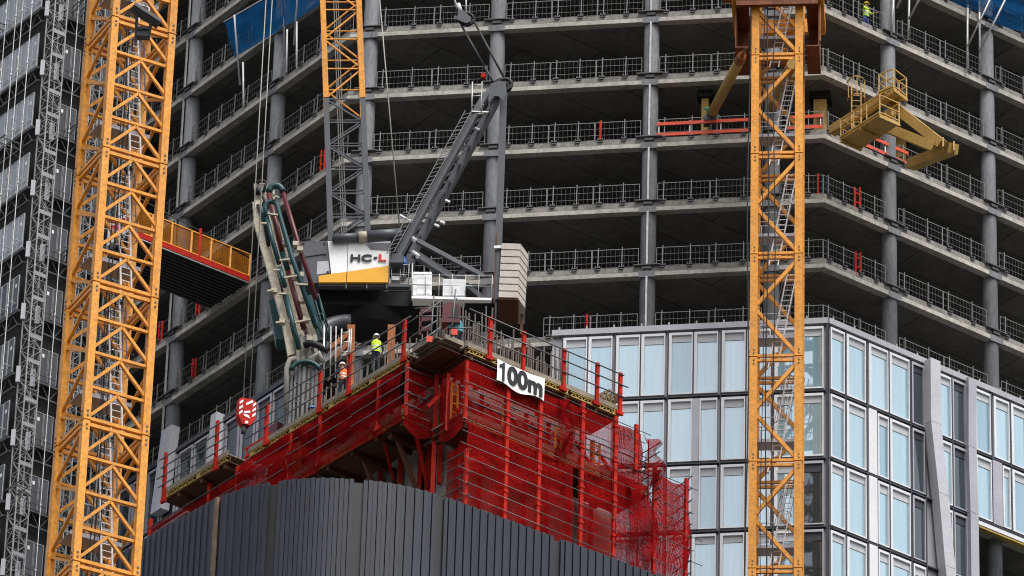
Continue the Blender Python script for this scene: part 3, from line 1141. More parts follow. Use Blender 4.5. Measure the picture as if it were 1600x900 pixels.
# climbing collar at the top of the right mast
cz = onplane(1215, 10, RM, V((0, 1, 0))).z
cl = thing('climbing_collar', 'rusty orange climbing collar wrapped around the top of the right crane mast', 'crane collar', atz(RM + (rx_ + ry_) * (RMw / 2), cz))
rb_ = atz(RM, 0)
def rp(a, b, z):
    return atz(rb_ + rx_ * a + ry_ * b, z)
m = MB()
za = cz
m.box(rp(-1.15, -0.62, za), rx_ * (RMw + 2.3), ry_ * 0.3, Z * 0.75)
m.box(rp(-1.15, RMw + 0.3, za), rx_ * (RMw + 2.3), ry_ * 0.3, Z * 0.75)
for a in (-1.15, RMw + 0.85):
    m.box(rp(a, -0.31, za + 0.02), rx_ * 0.3, ry_ * (RMw + 0.6), Z * 0.7)
part('ring_beam', m, 'yellow', cl)
m = MB()
for a, s in ((-0.95, 1), (RMw + 0.32, -1)):
    m.box(rp(a, -0.25, za - 0.06), rx_ * 0.62, ry_ * (RMw + 0.5), Z * 0.055)
    m.box(rp(a + (0.0 if s > 0 else 0.58), -0.2, za - 2.4), rx_ * 0.04, ry_ * (RMw + 0.4), Z * 2.33)
    m.box(rp(a + 0.05, RMw - 0.1, za - 2.4), rx_ * 0.5, ry_ * 0.05, Z * 2.33)
    m.box(rp(a, -0.2, za - 2.46), rx_ * 0.62, ry_ * (RMw + 0.4), Z * 0.055)
m.box(rp(-0.9, -0.58, za - 0.32), rx_ * (RMw + 1.8), ry_ * 0.22, Z * 0.31)
part('side_casing', m, 'rustcase', cl)
m = MB()
m.box(rp(RMw + 0.96, -0.25, za - 2.2), rx_ * 0.07, ry_ * 0.3, Z * 2.1)
for a, dd in ((-1.6, 0.4), (RMw + 1.16, 0.4)):
    m.box(rp(a, -0.5, za + 0.2), rx_ * dd, ry_ * 0.5, Z * 0.3)
part('flange', m, 'rusty', cl)
m = MB()
m.bar(rp(0.2, RMw - 0.1, za - 1.9), rp(RMw - 0.2, RMw - 0.1, za - 1.9), 0.25, 0.4)
part('cross_beam', m, 'rusty', cl)
# padded tie strut from the tower to the crane mast, and its twin behind the mast
fl2 = zf(2) + 0.56
t = thing('tie_strut', 'beige tubular strut with rusty head leaning from tower floor towards the crane', 'crane strut', onplane(1117, 186, PL - NC * 0.3, NC))
a = onplane(1112, 186, PL - NC * 0.25, NC) + Z * 0.3
b = at(1157, 92, 277.0)
m = MB()
m.tube(a, a + (b - a) * 0.97, 0.24, 14)
part('tube', m, 'beige', t)
m = MB()
m.tube(a + (b - a) * 0.97, b + (b - a) * 0.06, 0.27, 10, 0.2)
m.tube(b, b + (b - a) * 0.2, 0.12, 8, 0.05)
part('rusty_head', m, 'rusty', t)
m = MB()
m.pipe([a + Z * 0.12, a + (b - a) * 0.05], 0.27, 10)
m.pipe([a + V((-.3, 0, .3)), a + V((.1, -.2, -.1)), a + V((.4, 0, -.2))], 0.07, 6)
part('green_strap', m, 'green', t)
m = MB()
m.cbox(a - Z * 0.28 + V((0, .2, 0)), 0.7, 0.7, 0.3)
part('foot', m, 'clamp', t)
t = thing('tie_strut', 'beige tubular strut half hidden behind the right crane mast', 'crane strut', at(1205, 182, 285))
a = onplane(1206, 172, PL - NC * 0.25, NC) + Z * 0.1
b = at(1238, 100, 278.5)
m = MB()
m.tube(a, b, 0.26, 14)
part('tube', m, 'beige', t)
m = MB()
m.pipe([a, a + (a - b) * 0.18], 0.3, 10)
part('green_strap', m, 'green', t)
# yellow tie posts wedged between two floors
for lab, u, dback, w in (('yellow steel tie post between floors left of the right crane mast', 1101, 1.0, 0.34), ('yellow steel tie post with grille beside the crane mast and orange barrier', 1281, 1.6, 0.62), ('yellow steel tie post partly hidden by a column on the right face', 1407, 1.6, 0.5)):
    f = 'R' if u > 1300 else 'C'
    P, n, e = FACE[f]
    q = onplane(u, 205 if u < 1300 else 245, P - n * dback, n)
    q = atz(q, zf(2) + 0.55)
    t = thing('tie_post', lab, 'tie post', q)
    m = MB()
    m.box(q - EC * w / 2, EC * w, -NC * w, Z * 2.7)
    part('shaft', m, 'beige', t)
    m = MB()
    m.box(q - EC * (w / 2 + 0.2) + Z * 2.72 + NC * 0.2, EC * (w + 0.4), -NC * (w + 0.4), Z * 0.3)
    part('head_plate', m, 'black', t)
    m = MB()
    for i in range(4):
        m.box(q + Z * (1.05 + 0.16 * i) - EC * (w * 0.24) + NC * 0.012, EC * w * 0.55, -NC * 0.01, Z * 0.1)
    part('grille', m, 'brown', t)
# red and white plank barriers on the tie floor
def plank(f, u0, u1, v, lab):
    P, n, e = FACE[f]
    a, b = fsz(f, u0, v, -0.6)[0], fsz(f, u1, v, -0.6)[0]
    t = thing('plank_barrier', lab, 'barrier', fpt(f, a, zf(2) + 0.56, -0.62), 'orange plank barriers')
    m = MB()
    for z in (0.12, 0.72):
        m.box(fpt(f, a, zf(2) + 0.56 + z, -0.66), e * (b - a), n * 0.03, Z * 0.17)
    part('planks', m, 'redor', t)
    m = MB()
    s_ = a + 0.1
    while s_ < b:
        m.bar(fpt(f, s_, zf(2) + 0.56, -0.7), fpt(f, s_, zf(2) + 1.5, -0.7), 0.05)
        s_ += 1.5
    part('post', m, 'galv', t)
plank('C', 1026, 1170, 200, 'orange plank barrier on the tie floor left of the right crane mast')
plank('C', 1230, 1286, 195, 'short orange plank barrier beneath the yellow post right of the crane mast')
plank('R', 1346, 1420, 235, 'orange plank barrier behind the yellow tie frame on the right face')

# ------------------------------------------------------------------ yellow tie frame with access platform jutting from the right face
TD = 281.5
tf = thing('crane_tie_frame', 'yellow steel tie frame with railed access platforms jutting from the tower corner', 'tie frame', atz(at(1360, 250, TD), zf(2) + 0.5))
def q3(u, v, d=TD):
    return at(u, v, d)
m = MB()
m.bar(q3(1396, 166, 282.5), q3(1473, 226, 279), 0.42, 0.46)
m.bar(q3(1384, 199, 282), q3(1462, 231, 279.2), 0.42, 0.46)
m.bar(q3(1424, 257, 283.5), q3(1490, 232, 279), 0.5, 0.5)
m.bar(q3(1300, 205, 284), q3(1398, 142, 281.5), 0.4, 0.45)
m.bar(q3(1325, 212, 284), q3(1396, 176, 281.5), 0.3, 0.35)
part('beams', m, 'beige', tf)
m = MB()
for u, v in ((1473, 226), (1490, 232)):
    c = q3(u, v, 279)
    m.cbox(c, 0.08, 0.5, 0.5)
part('end_plate', m, 'beige', tf)
# floor plates of the two walkways: lower one and upper one
def walkway(a, b, w, name):
    d = (b - a)
    d.z = 0
    L = d.length
    d.normalize()
    s = V((-d.y, d.x, 0))
    if s.y < 0:
        s = -s
    fl, rl = MB(), MB()
    fl.box(a, d * L, s * w, Z * 0.08)
    for q in (0, 0.5, 1):
        fl.box(a + d * (L * q - 0.05 if q else 0.0) - Z * 0.14, d * 0.1, s * w, Z * 0.13)
    n = max(2, round(L / 0.9))
    for off in (0.03, w - 0.03):
        for i in range(n + 1):
            c = a + d * (L * i / n) + s * off
            rl.bar(c, c + Z * 1.15, 0.06)
        for z in (0.18, 0.65, 1.15):
            rl.bar(a + s * off + Z * z, a + s * off + d * L + Z * z, 0.05 if z > 0.2 else 0.1)
    for e_ in (0, L):
        for z in (0.18, 0.65, 1.15):
            rl.bar(a + d * e_ + s * 0.03 + Z * z, a + d * e_ + s * (w - 0.03) + Z * z, 0.05)
    f = part('walkway', fl, 'beige', tf)
    part('railing', rl, 'beige', f)
a = q3(1313, 219, 281.3)
b = onplane(1374, 180, a, Z)
walkway(a, b, 1.25, 'lower')
a2 = q3(1373, 148, 281.8)
b2 = onplane(1396, 139, a2, Z)
walkway(a2, b2, 1.1, 'upper')
m = MB()                                          # caged ladder between the walkways
la = q3(1331, 200, 281.4)
for q in (0, 0.45):
    m.bar(la + V((q, 0.1, -.4)), la + V((q, 0.1, 2.6)), 0.06)
for i in range(9):
    m.bar(la + V((0, .1, -.2 + i * .3)), la + V((.45, .1, -.2 + i * .3)), 0.03)
for z in (1.6, 2.6):
    m.pipe([la + V((0.22 + 0.42 * math.cos(s), 0.1 - 0.6 * math.sin(s), z)) for s in [math.pi * j / 8 for j in range(9)]], 0.035, 5)
for j in (1, 4, 7):
    s = math.pi * j / 8
    dv = V((0.22 + 0.42 * math.cos(s), 0.1 - 0.6 * math.sin(s), 0))
    m.bar(la + dv + Z * 1.55, la + dv + Z * 2.65, 0.035)
part('caged_ladder', m, 'beige', tf)

# ------------------------------------------------------------------ concrete core with climbing platforms and red nets
ac = rad(128.0)
CL = V((math.cos(ac), math.sin(ac), 0))
CR = V((math.cos(ac - math.pi / 2), math.sin(ac - math.pi / 2), 0))
KP = at(690, 521, 235)
def cp_(a, b, h):        # core coordinates: a along the left face, b along the right face, h above the top deck
    return KP + CL * a + CR * b + Z * h
def sL(u, v, off=0.0):
    q = onplane(u, v, KP + CR * off, CR)
    return (q - KP).dot(CL), q.z - KP.z
def sR(u, v, off=0.0):
    q = onplane(u, v, KP + CL * off, CL)
    return (q - KP).dot(CR), q.z - KP.z
core_t = thing('concrete_core', 'rising concrete core with rebar starters behind red climbing platforms', 'building', atz(cp_(9, 7, 0), 0))
m = MB()
A0, A1, B0, B1 = 2.3, 18.0, 2.2, 9.0
def foot(a0, a1, b0, b1, h0, h1, mbx):
    mbx.prism([cp_(a0, b0, h0), cp_(a1, b0, h0), cp_(a1, b1, h0), cp_(a0, b1, h0)], Z * (h1 - h0))
foot(A0, A1, B0, B1, -KP.z, 0.4, m)
m.prism([cp_(A0 + 0.004, B1, -KP.z), cp_(A0 + 5, B1, -KP.z), cp_(A0 + 5, B1 + 1.7, -KP.z), cp_(A0 + 0.004, B1 + 1.7, -KP.z)], Z * (KP.z - 3.3))
part('core_wall', m, 'wallc', core_t)
m = MB()
m.box(cp_(A0 + 0.6, B0 - 0.02, -5.6), CL * 1.0, CR * 0.015, Z * 2.2)  # flat black sheet painted for the shade inside an opening
part('dark_opening', m, 'black', core_t)
rbm = MB()
rbm.tube((0, 0, 0), (0, 0, 2.3), 0.032, 5)
rmesh = rbm.mesh('reinforcing_bar', 'rebar')
nbar = 0
def rebar(a, b, z, s):
    o = bpy.data.objects.new('reinforcing_bar', rmesh)
    COL.objects.link(o)
    o.parent = core_t
    o.location = cp_(a, b, z) - core_t.location
    o.scale = (1, 1, s)
    o.rotation_euler = (R.uniform(-.02, .02), R.uniform(-.02, .02), 0)
for i in range(58):
    b = 1.2 + i * 0.118
    rebar(A0 - 0.6 + 0.3 * (i % 2), b, 0.35, R.choice((0.9, 1.0, 1.15, 0.75)) * (1.15 if b < 4 else 0.95))
for i in range(42):
    a = 2.2 + i * 0.2
    rebar(a, B0 - 0.6 + 0.4 * (i % 2), 0.3, R.choice((0.9, 1.0, 0.8)) * (0.85 if a < 5 else 1.0))
m = MB()
for z in (0.9, 1.4, 1.9):
    m.bar(cp_(A0 - 0.45, 1.2, z), cp_(A0 - 0.45, 8.0, z), 0.02)
    m.bar(cp_(2.2, B0 + 0.3, z), cp_(10.6, B0 + 0.3, z), 0.02)
part('tie_bars', m, 'rebar', core_t)
m = MB()                                          # pale formwork panels standing behind the left rails
for i in range(7):
    m.box(cp_(7.6 + i * 0.62, 1.75, -0.3), CL * 0.56, CR * 0.1, Z * (1.5 + 0.3 * (i % 2)))
part('formwork_panel', m, 'wallc', core_t)

def deck(face, s0, s1, h, depth, off, name, label, grp, posts=(), ph=(-0.35, 1.6), rails=(0.45, 0.98, 1.5), under='ply', girder=True, bearers=True):
    e, n = (CL, CR) if face == 'L' else (CR, CL)
    def q(s, o, z):
        return KP + e * s + n * (o + off) + Z * (h + z)
    t = thing(name, label, 'platform', q((s0 + s1) / 2, depth / 2, -0.4), grp)
    m = MB()
    w = depth / 7
    for i in range(7):
        m.box(q(s0, i * w + 0.01, -0.10), e * (s1 - s0), n * (w - 0.02), Z * 0.05)
    m.box(q(s0, -0.03, -0.125), e * (s1 - s0), -n * 0.04, Z * 0.21)
    part('deck_planks', m, 'timber', t)
    if girder:
        m = MB()
        L = s1 - s0
        k = max(1, round(L / 2.45))
        st = L / k
        for i in range(k):
            a, b = s0 + st * i + 0.05, s0 + st * (i + 1) - 0.05
            for z in (-0.16, -0.36):
                m.box(q(a, -0.05, z - 0.02), e * (b - a), n * 0.08, Z * 0.045)
            x = a + 0.04
            j = 0
            while x < b - 0.2:
                z0, z1 = (-0.155, -0.345) if j % 2 else (-0.345, -0.155)
                m.bar(q(x, -0.01, z0), q(x + 0.16, -0.01, z1), 0.03, 0.04)
                x += 0.16
                j += 1
            m.box(q(b - 0.28, -0.045, -0.33), e * 0.24, n * 0.06, Z * 0.15)
        part('lattice_girder', m, 'girder', t)
        m = MB()
        m.box(q(s0, 0.08, -0.40), e * (s1 - s0), n * 0.04, Z * 0.28)
        part('girder_backing', m, 'brown', t)
    if bearers:
        m = MB()
        m.box(q(s0, 0.13, -0.42), e * (s1 - s0), n * (depth - 0.13), Z * 0.04)
        part('underside', m, under, t)
        m = MB()
        x = s0 + 0.3 if bearers is True else s1
        while x < s1:
            m.bar(q(x, 0.02, -0.52), q(x, depth, -0.52), 0.14, 0.18)
            x += 1.6
        if m.v:
            part('bearer', m, 'brown', t)
    for s in posts:
        m = MB()
        m.bar(q(s, -0.12, ph[0]), q(s, -0.12, ph[1]), 0.15, 0.12, up=n)
        m.cbox(q(s, -0.10, ph[0] + 0.1), 0.34, 0.1, 0.16, (e, n, Z))
        part('post', m, 'red', t)
    for z in rails:
        m = MB()
        m.tube(q(s0 - R.uniform(0, .3), -0.21, z), q(s1 + R.uniform(0, .3), -0.21, z + R.uniform(-.03, .03)), 0.03, 6)
        part('rail', m, 'galvd', t)
    return t, q

GP = 'red climbing platforms around the concrete core'
def ls(us, h=0.6):       # pixel columns to positions along the left face at height h
    out = []
    for u in us:
        v = 521
        for _ in range(4):
            s, hh = sL(u, v)
            v += (hh - h) * 34
        out.append(sL(u, v)[0])
    return out
def rs(us, h=0.6):
    out = []
    for u in us:
        v = 560
        for _ in range(4):
            s, hh = sR(u, v)
            v += (hh - h) * 34
        out.append(sR(u, v)[0])
    return out
LS = ls((680, 640, 390), 0)
deck('L', LS[0], LS[1] - 0.12, 0.12, 1.9, 0.1, 'climbing_platform', 'short corner platform with plank edge and brown underside beside the red arch', GP, rails=(), girder=False, bearers=2)
deck('L', LS[1], LS[2], 0, 1.9, 0, 'climbing_platform', 'long top platform on the left face where the workers in vests stand', GP, posts=ls((635, 549, 503, 420)))
LX = ls((374, 272), 0)
_, q = deck('L', LX[0], LX[1], 0, 1.5, -0.53, 'climbing_platform', 'separate top platform at far left end holding the red rack, under the hook block', GP, posts=ls((358, 277)), ph=(-0.6, 1.75), rails=(0.2, 0.62, 1.05, 1.5))
RSX = rs((729, 968), 0)
deck('R', RSX[0], RSX[1], 0, 1.9, 0, 'climbing_platform', 'top platform on the right face above the white banner', GP, posts=rs((763, 815, 878, 930, 966)))
deck('R', 0.25, RSX[0] - 0.1, 0.03, 1.85, 0.14, 'climbing_platform', 'short corner platform at the top below the counterweights', GP, rails=(), girder=False, bearers=2)
H1L, H1R, H2R = -2.55, -3.07, -7.45
L1 = ls((634, 232), H1L)
l1p = ls((457, 503, 595, 646), -1.6)
t, q = deck('L', L1[0], L1[1], H1L, 1.8, 0, 'climbing_platform', 'middle platform on the left face behind dense red nets', GP, posts=[s for s in ls((457, 503, 595), -1.6)] + ls((374, 330, 238), -1.2), ph=(-0.3, 2.0), rails=())
for z in (0.45, 1.0, 1.55):
    m = MB()
    m.tube(q(L1[0] - 0.6, -0.3, z), q(L1[0] + 3.2, -0.3, z), 0.028, 6)
    m.tube(q(L1[0] + 3.3, -0.22, z), q(L1[1], -0.22, z), 0.02, 6)
    part('rail', m, 'galvd', t)
for (u0, v0, u1, v1) in ((595, 668, 614, 748), (457, 735, 462, 760)):
    m = MB()
    a = onplane(u0, v0, KP, CR)
    m.bar(a, onplane(u1, v1, KP + CR * 1.5, CR), 0.1)
    part('diagonal_strut', m, 'red', t)
for s in (3.4, 5.6, 8.0):
    m = MB()
    m.bar(cp_(s, 0.5, H1L - 0.5), cp_(s, 2.15, H1L - 3.4), 0.16)
    m.bar(cp_(s, 0.2, H1L - 0.6), cp_(s, 2.15, H1L - 0.6), 0.2)
    m.bar(cp_(s, 2.1, H1L - 0.5), cp_(s, 2.1, H1L - 4.4), 0.16)
    part('support_bracket', m, 'brown', t)
m = MB()
m.bar(cp_(3.3, 2.1, -2.9), cp_(3.3, 2.1, -6.5), 0.2)
m.bar(cp_(2.6, 0.8, -2.9), cp_(3.2, 2.05, -4.9), 0.14)
part('red_soldier', m, 'red', t)
R1 = rs((722, 1012), H1R)
t1, q = deck('R', R1[0], R1[1], H1R, 1.9, 0.08, 'climbing_platform', 'middle platform on the right face glimpsed through red nets below the banner', GP, rails=(0.5, 1.0))
R2 = rs((721, 1070), H2R)
t2, q2 = deck('R', R2[0], R2[1], H2R, 1.9, 0.08, 'climbing_platform', 'lowest platform on the right face just above the charcoal cladding', GP, rails=())
tall = rs((787, 838, 904, 956), -4)
for s in tall:
    m = MB()
    m.bar(cp_(-0.16, s, -0.55), cp_(-0.16, s, H2R - 0.45), 0.16, 0.14, up=CL)
    for z in (-1, -2.6, -4.4, -6):
        m.cbox(cp_(-0.16, s, z), 0.2, 0.22, 0.1, (CL, CR, Z))
    part('tall_post', m, 'red', t2)
for u, h0, h1 in ((724, -0.9, -3.5), (990, -0.5, -2.6), (1018, -2.1, -7.7), (1068, -2.0, -6.6), (724, -4.8, -7.6)):
    s = rs((u,), (h0 + h1) / 2)[0]
    m = MB()
    m.bar(cp_(-0.15, s, h0), cp_(-0.15, s, h1), 0.15, 0.13, up=CL)
    part('post', m, 'red', t2 if h1 < -4 else t1)
z = -0.75
i = 0
while z > H2R + 0.1:
    e1 = R1[1] - 0.3 if z > -1.9 else R2[1] + 0.1
    m = MB()
    m.tube(cp_(-0.27, R1[0] - 0.1 + R.uniform(-.35, .15), z), cp_(-0.27, e1 + R.uniform(-0.3, 0.6), z + R.uniform(-.05, .05)), 0.018, 6)
    part('rail', m, 'galvd', t1 if z > H1R else t2)
    i += 1
    z -= 0.56
# short stubs of scaffold tube at the free right end and the corner
for k in range(9):
    m = MB()
    h = -2.0 - 0.55 * k
    m.tube(cp_(-0.5, R2[1] - 0.1, h), cp_(0.9, R2[1] + 0.05, h - 0.05), 0.026, 5)
    part('end_tube', m, 'galvd', t2)
    if k < 5:
        m = MB()
        h = -4.9 - 0.5 * k
        m.tube(cp_(-0.4, R2[0] + 0.05, h), cp_(1.3, R2[0] - 0.05, h), 0.026, 5)
        part('end_tube', m, 'galvd', t2)
for k in range(7):
    m = MB()
    h = -0.7 - 0.42 * k
    m.tube(cp_(-0.5, R1[1] + 0.2, h - 0.4), cp_(0.8, R1[1] + 0.25, h - 0.4), 0.024, 5)
    m.bar(cp_(0.35, R1[1] + 0.3, -0.6), cp_(0.35, R1[1] + 0.3, -3.4), 0.05)
    part('end_tube', m, 'black', t1)
# formwork gear seen through the nets: red soldiers, orange-yellow props, on both upper levels
m = MB()
x = 1.4
while x < 10.5:
    m.bar(cp_(2.05, x, -0.5), cp_(2.05, x, -7.3), 0.18)
    m.bar(cp_(0.5, x + 0.2, H1R), cp_(1.95, x + 0.2, H1R + 2.1), 0.12)
    x += 1.15
part('formwork_soldier', m, 'red', t1)
m = MB()
m.bar(cp_(0.95, R1[0], -1.0), cp_(0.95, R1[0], -3.6), 0.14)
part('post', m, 'red', t1)
m = MB()
for x in (1.3, 3.9, 6.6, 8.6):
    for q_ in (0, 0.3):
        m.bar(cp_(0.9, x + q_, H1R), cp_(0.9, x + q_, H1R + 1.7), 0.09)
    for z in (0.4, 0.8, 1.2, 1.6):
        m.bar(cp_(0.9, x, H1R + z), cp_(0.9, x + 0.3, H1R + z), 0.06)
part('prop_frame', m, 'amber', t1)
m = MB()
x = 1.2
while x < 12:
    m.bar(cp_(x, 2.05, 0.0), cp_(x, 2.05, -5), 0.18)
    m.bar(cp_(x + 0.2, 0.5, H1L), cp_(x + 0.2, 1.95, H1L + 1.9), 0.12)
    x += 1.3
part('formwork_soldier', m, 'red', t)
m = MB()
s0, s1 = ls((458, 408), -1.6)
m.box(cp_(s0, 0.30, -2.45), CL * (s1 - s0), CR * 0.12, Z * 1.75)
for z in (-1.1, -1.55, -2.0):
    m.box(cp_(s0, 0.25, z), CL * (s1 - s0), CR * 0.045, Z * 0.12)
solo('tarpaulin', m, 'orange', 'bright orange panel behind the red net on the left face', 'panel')

# ---- nets: one hung sheet per bay
GN = 'red debris nets hung between the platform posts'
def hang(face, s0, s1, h0, h1, off, label, m='rednet', sag=0.06, raggedb=0.0, raggedr=0.0, nu=18, nv=22):
    e, n = (CL, CR) if face == 'L' else (CR, CL)
    ph = R.uniform(0, 9)
    def fn(a, b):
        s = s0 + (s1 - s0) * a
        h = h0 + (h1 - h0) * b
        w = sag * (math.sin(a * 9 + ph + b * 3) * 0.5 + math.sin(b * 13 + ph * 2 + a * 4) * 0.5) + sag * 1.2 * math.sin(math.pi * b)
        h += raggedb * b * (math.sin(a * 7 + ph) * 0.5 + math.sin(a * 17 + ph) * 0.3)
        s += raggedr * a * math.sin(b * 9 + ph) * 0.5
        return KP + e * s + n * (off - w) + Z * h
    g = MB()
    g.grid(fn, nu, nv)
    return solo('debris_net', g, m, label, 'net', GN)
edges = [R1[0]] + tall + [R1[1] - 0.4]
WHERE = ['at the corner left of the banner', 'behind the white banner', 'right of the banner', 'two posts right of the banner', 'at the right end']
for i in range(5):
    a, b = edges[i] + 0.02, edges[i + 1] - 0.02
    hang('R', a, b, -0.75 + (0.05 if i % 2 else 0), H1R - 0.55, -0.06, f'upper red net on the right face, {WHERE[i]}', 'rednet' if i < 4 else 'rednetx')
edges2 = [R1[0] + 0.25] + tall + [rs((1018,), -5)[0], R2[1]]
WH2 = ['at the torn corner edge', 'second bay from the corner', 'third bay, left of the long tear', 'fourth bay, right of the long tear', 'fifth bay with draped folds', 'ragged last bay beside the glazing']
for i in range(6):
    a, b = edges2[i] + (0.02 if i != 2 else 0.05), edges2[i + 1] - (0.02 if i != 2 else 0.32)
    hang('R', a, b, H1R - 0.5 if i < 4 else (H1R - 0.4 if i == 4 else -2.3), H2R - (0.1 if i < 3 else 0.75), -0.04, f'lower red net on the right face, {WH2[i]}', 'rednet' if i < 4 else 'rednetx', sag=0.09 if i < 4 else 0.13, raggedb=0.0 if i < 5 else 0.25, raggedr=0 if i < 5 else 0.3)
for i, (u0, u1, h0, h1, lab) in enumerate(((1000, 1024, -0.85, -3.2, 'narrow torn red net flapping at the free right end'), (866, 882, -0.8, -3.6, 'gathered red net strip hanging by the fourth tall post'), (975, 1012, -3.3, -7.0, 'loose red net fold draped below the torn right end'))):
    a, b = rs((u0, u1), (h0 + h1) / 2)
    hang('R', a, b, h0, h1, -0.22, lab, 'rednetd', sag=0.2, raggedb=0.5, raggedr=0.4)
l2 = sorted(ls((634, 595, 503, 457, 374, 330, 232), -1.5))
WL = ['beside the corner gap', 'below the worker in the yellow vest', 'below the worker in the orange vest', 'in front of the orange panel', 'under the hook block', 'at the far left end']
for i in range(6):
    dense = i < 3
    hang('L', l2[i] + 0.02, l2[i + 1] - 0.02, (-0.5 if i < 4 else -0.95), H1L - (0.52 if i < 4 else 0.6), -0.12, f'red net on the left face, {WL[i]}', 'rednetx' if i in (3, 4) else 'rednetd', sag=0.10)
def hang_end(p0, d, L, h0, h1, label, m='rednet'):
    g = MB()
    ph = R.uniform(0, 6)
    g.grid(lambda a, b: p0 + d * (L * a) + Z * (h0 + (h1 - h0) * b) + V((0, -1, 0)) * (0.06 * math.sin(a * 6 + ph + 5 * b)) - Z * (0.3 * math.sin(math.pi * a) * b), 12, 14)
    solo('debris_net', g, m, label, 'net', GN)
hang_end(cp_(L1[0] - 0.02, -0.1, 0), CR, 1.45, -0.55, H1L - 0.75, 'red net closing the end of the left platform at the corner gap')
hang_end(cp_(-0.1, R1[0] - 0.02, 0), CL, 1.5, -0.9, H1R - 0.75, 'red net closing the end of the right platform at the corner gap')
hang_end(cp_(-0.1, R1[0] + 0.2, 0), CL, 1.2, H2R + 3.0, H2R - 0.2, 'red net closing the lower end of the right platform beside bare concrete', 'rednet')
t = thing('corner_screen', 'red post and tube frame at the corner end of the left platform', 'screen frame', cp_(L1[0], 0.5, H1L))
for b in (0.0, 1.45):
    m = MB()
    m.bar(cp_(L1[0], b, -0.45), cp_(L1[0], b, H1L - 0.3), 0.16)
    part('post', m, 'red', t)
m = MB()
for h in (-0.7, -1.25, -1.8, -2.35):
    m.tube(cp_(L1[0] - 0.1, -0.15, h), cp_(L1[0] - 0.1, 1.7, h), 0.026, 6)
m.bar(cp_(L1[0], 0.1, H1L), cp_(L1[0], 1.4, -1.2), 0.1)
part('tubes', m, 'galvd', t)

# ---- banner
b0, h0 = sR(776, 597, -0.34)
b1 = sR(851, 600, -0.34)[0]
n_ = -CL
bt = thing('banner', 'white cloth banner reading 100m in black tied to the red net', 'banner', cp_(-0.32, b0, h0))
m = MB()
HB = 1.06
def bfn(a, b):
    return cp_(-0.34 - 0.015 * math.sin(a * 11 + b * 3), b0 + (b1 - b0) * a, h0 + 0.02 + HB * b + (1 - b) * 0.09 * math.sin(a * 8 + 1) - 0.05 * math.sin(math.pi * a) * b)
m.grid(bfn, 24, 8)
part('cloth', m, 'banner', bt)
W_ = b1 - b0
m = text_mb('00m', cp_(-0.375, b0 + 0.1 + W_ * 0.17, h0 + 0.14), CR, Z, HB * 0.80, W_ * 0.78 - 0.1, 0.005, 0.035)
one = [(0.0, 0.50), (0.0, 0.62), (0.13, 0.68), (0.16, 0.75), (0.24, 0.75), (0.24, 0.0), (0.13, 0.0), (0.13, 0.55)]
m.prism([cp_(-0.376, b0 + 0.1 + x * 1.1, h0 + 0.14 + y * HB * 1.067) for x, y in one], -CL * 0.005)
part('lettering', m, 'ink', bt)

# ---- charcoal clad building corner in front
cz_ = at(500, 747, 222).z
pts = [onplane(u, v, V((0, 0, cz_)), Z) for u, v in ((150, 888), (210, 853), (250, 828), (300, 800), (345, 776), (390, 761), (435, 752), (500, 747), (560, 750), (620, 757), (690, 775), (760, 800), (830, 826), (900, 851), (960, 873), (1010, 893), (1100, 931), (1200, 976))]
def spline(p, n=14):
    out = []
    for i in range(len(p) - 1):
        p0, p1, p2, p3 = p[max(i - 1, 0)], p[i], p[i + 1], p[min(i + 2, len(p) - 1)]
        for j in range(n):
            t_ = j / n
            out.append(0.5 * ((2 * p1) + (p2 - p0) * t_ + (2 * p0 - 5 * p1 + 4 * p2 - p3) * t_ ** 2 + (3 * p1 - p0 - 3 * p2 + p3) * t_ ** 3))
    out.append(p[-1])
    return out
sp_ = spline(pts)
def resample(p, step):
    out = [p[0]]
    acc = 0
    for a, b in zip(p[:-1], p[1:]):
        L = (b - a).length
        d = step - acc
        while d <= L:
            out.append(a + (b - a) * (d / L))
            d += step
        acc = (acc + L) % step if L + acc >= step else acc + L
    return out
cl_t = thing('clad_building', 'charcoal ribbed metal building with a rounded corner in the foreground', 'building', atz(at(500, 747, 224), 0))
rp_ = resample(sp_, 0.36)
seams = [341, 433, 567, 690, 868, 1060]
seam_i = {min(range(len(rp_) - 1), key=lambda i: abs(px((rp_[i] + rp_[i + 1]) / 2)[0] - s_)) for s_ in seams}
panels, cur = [], MB()
bkp = MB()
def nrm(i):
    a, b = rp_[max(i - 1, 0)], rp_[min(i + 1, len(rp_) - 1)]
    d = (b - a).normalized()
    return d, V((d.y, -d.x, 0))
for i in range(len(rp_) - 1):
    d, n = nrm(i)
    d1, n1 = nrm(i + 1)
    u = px(rp_[i])[0]
    p, q = rp_[i], rp_[i + 1]
    top = cz_ - R.uniform(0, 0.008)
    bkp.hexa([atz(p - n * 0.35, 0), atz(q - n1 * 0.35, 0), atz(q - n1 * 0.08, 0), atz(p - n * 0.08, 0), atz(p - n * 0.35, cz_ - 0.08), atz(q - n1 * 0.35, cz_ - 0.08), atz(q - n1 * 0.08, cz_ - 0.08), atz(p - n * 0.08, cz_ - 0.08)])
    if i in seam_i:
        if cur.v:
            panels.append(cur)
            cur = MB()
        continue
    for f0, f1, o in ((0.02, 0.46, 0.02), (0.54, 0.98, 0.065)):
        a = p + (q - p) * f0
        b = p + (q - p) * f1
        cur.box(atz(a - n * 0.075, 0), b - a, n * (0.075 + o), Z * top)
panels.append(cur)
part('wall_backing', bkp, 'seam', cl_t)
for c in panels:
    part('cladding_panel', c, 'clad', cl_t)
m = MB()
u_i = min(range(len(rp_)), key=lambda i: abs(px(rp_[i])[0] - 341))
d, n = nrm(u_i)
m.box(atz(rp_[u_i] - n * 0.06, 0), d * 0.16, n * 0.12, Z * (cz_ + 0.02))
part('rusty_edge_strip', m, 'rust', cl_t)
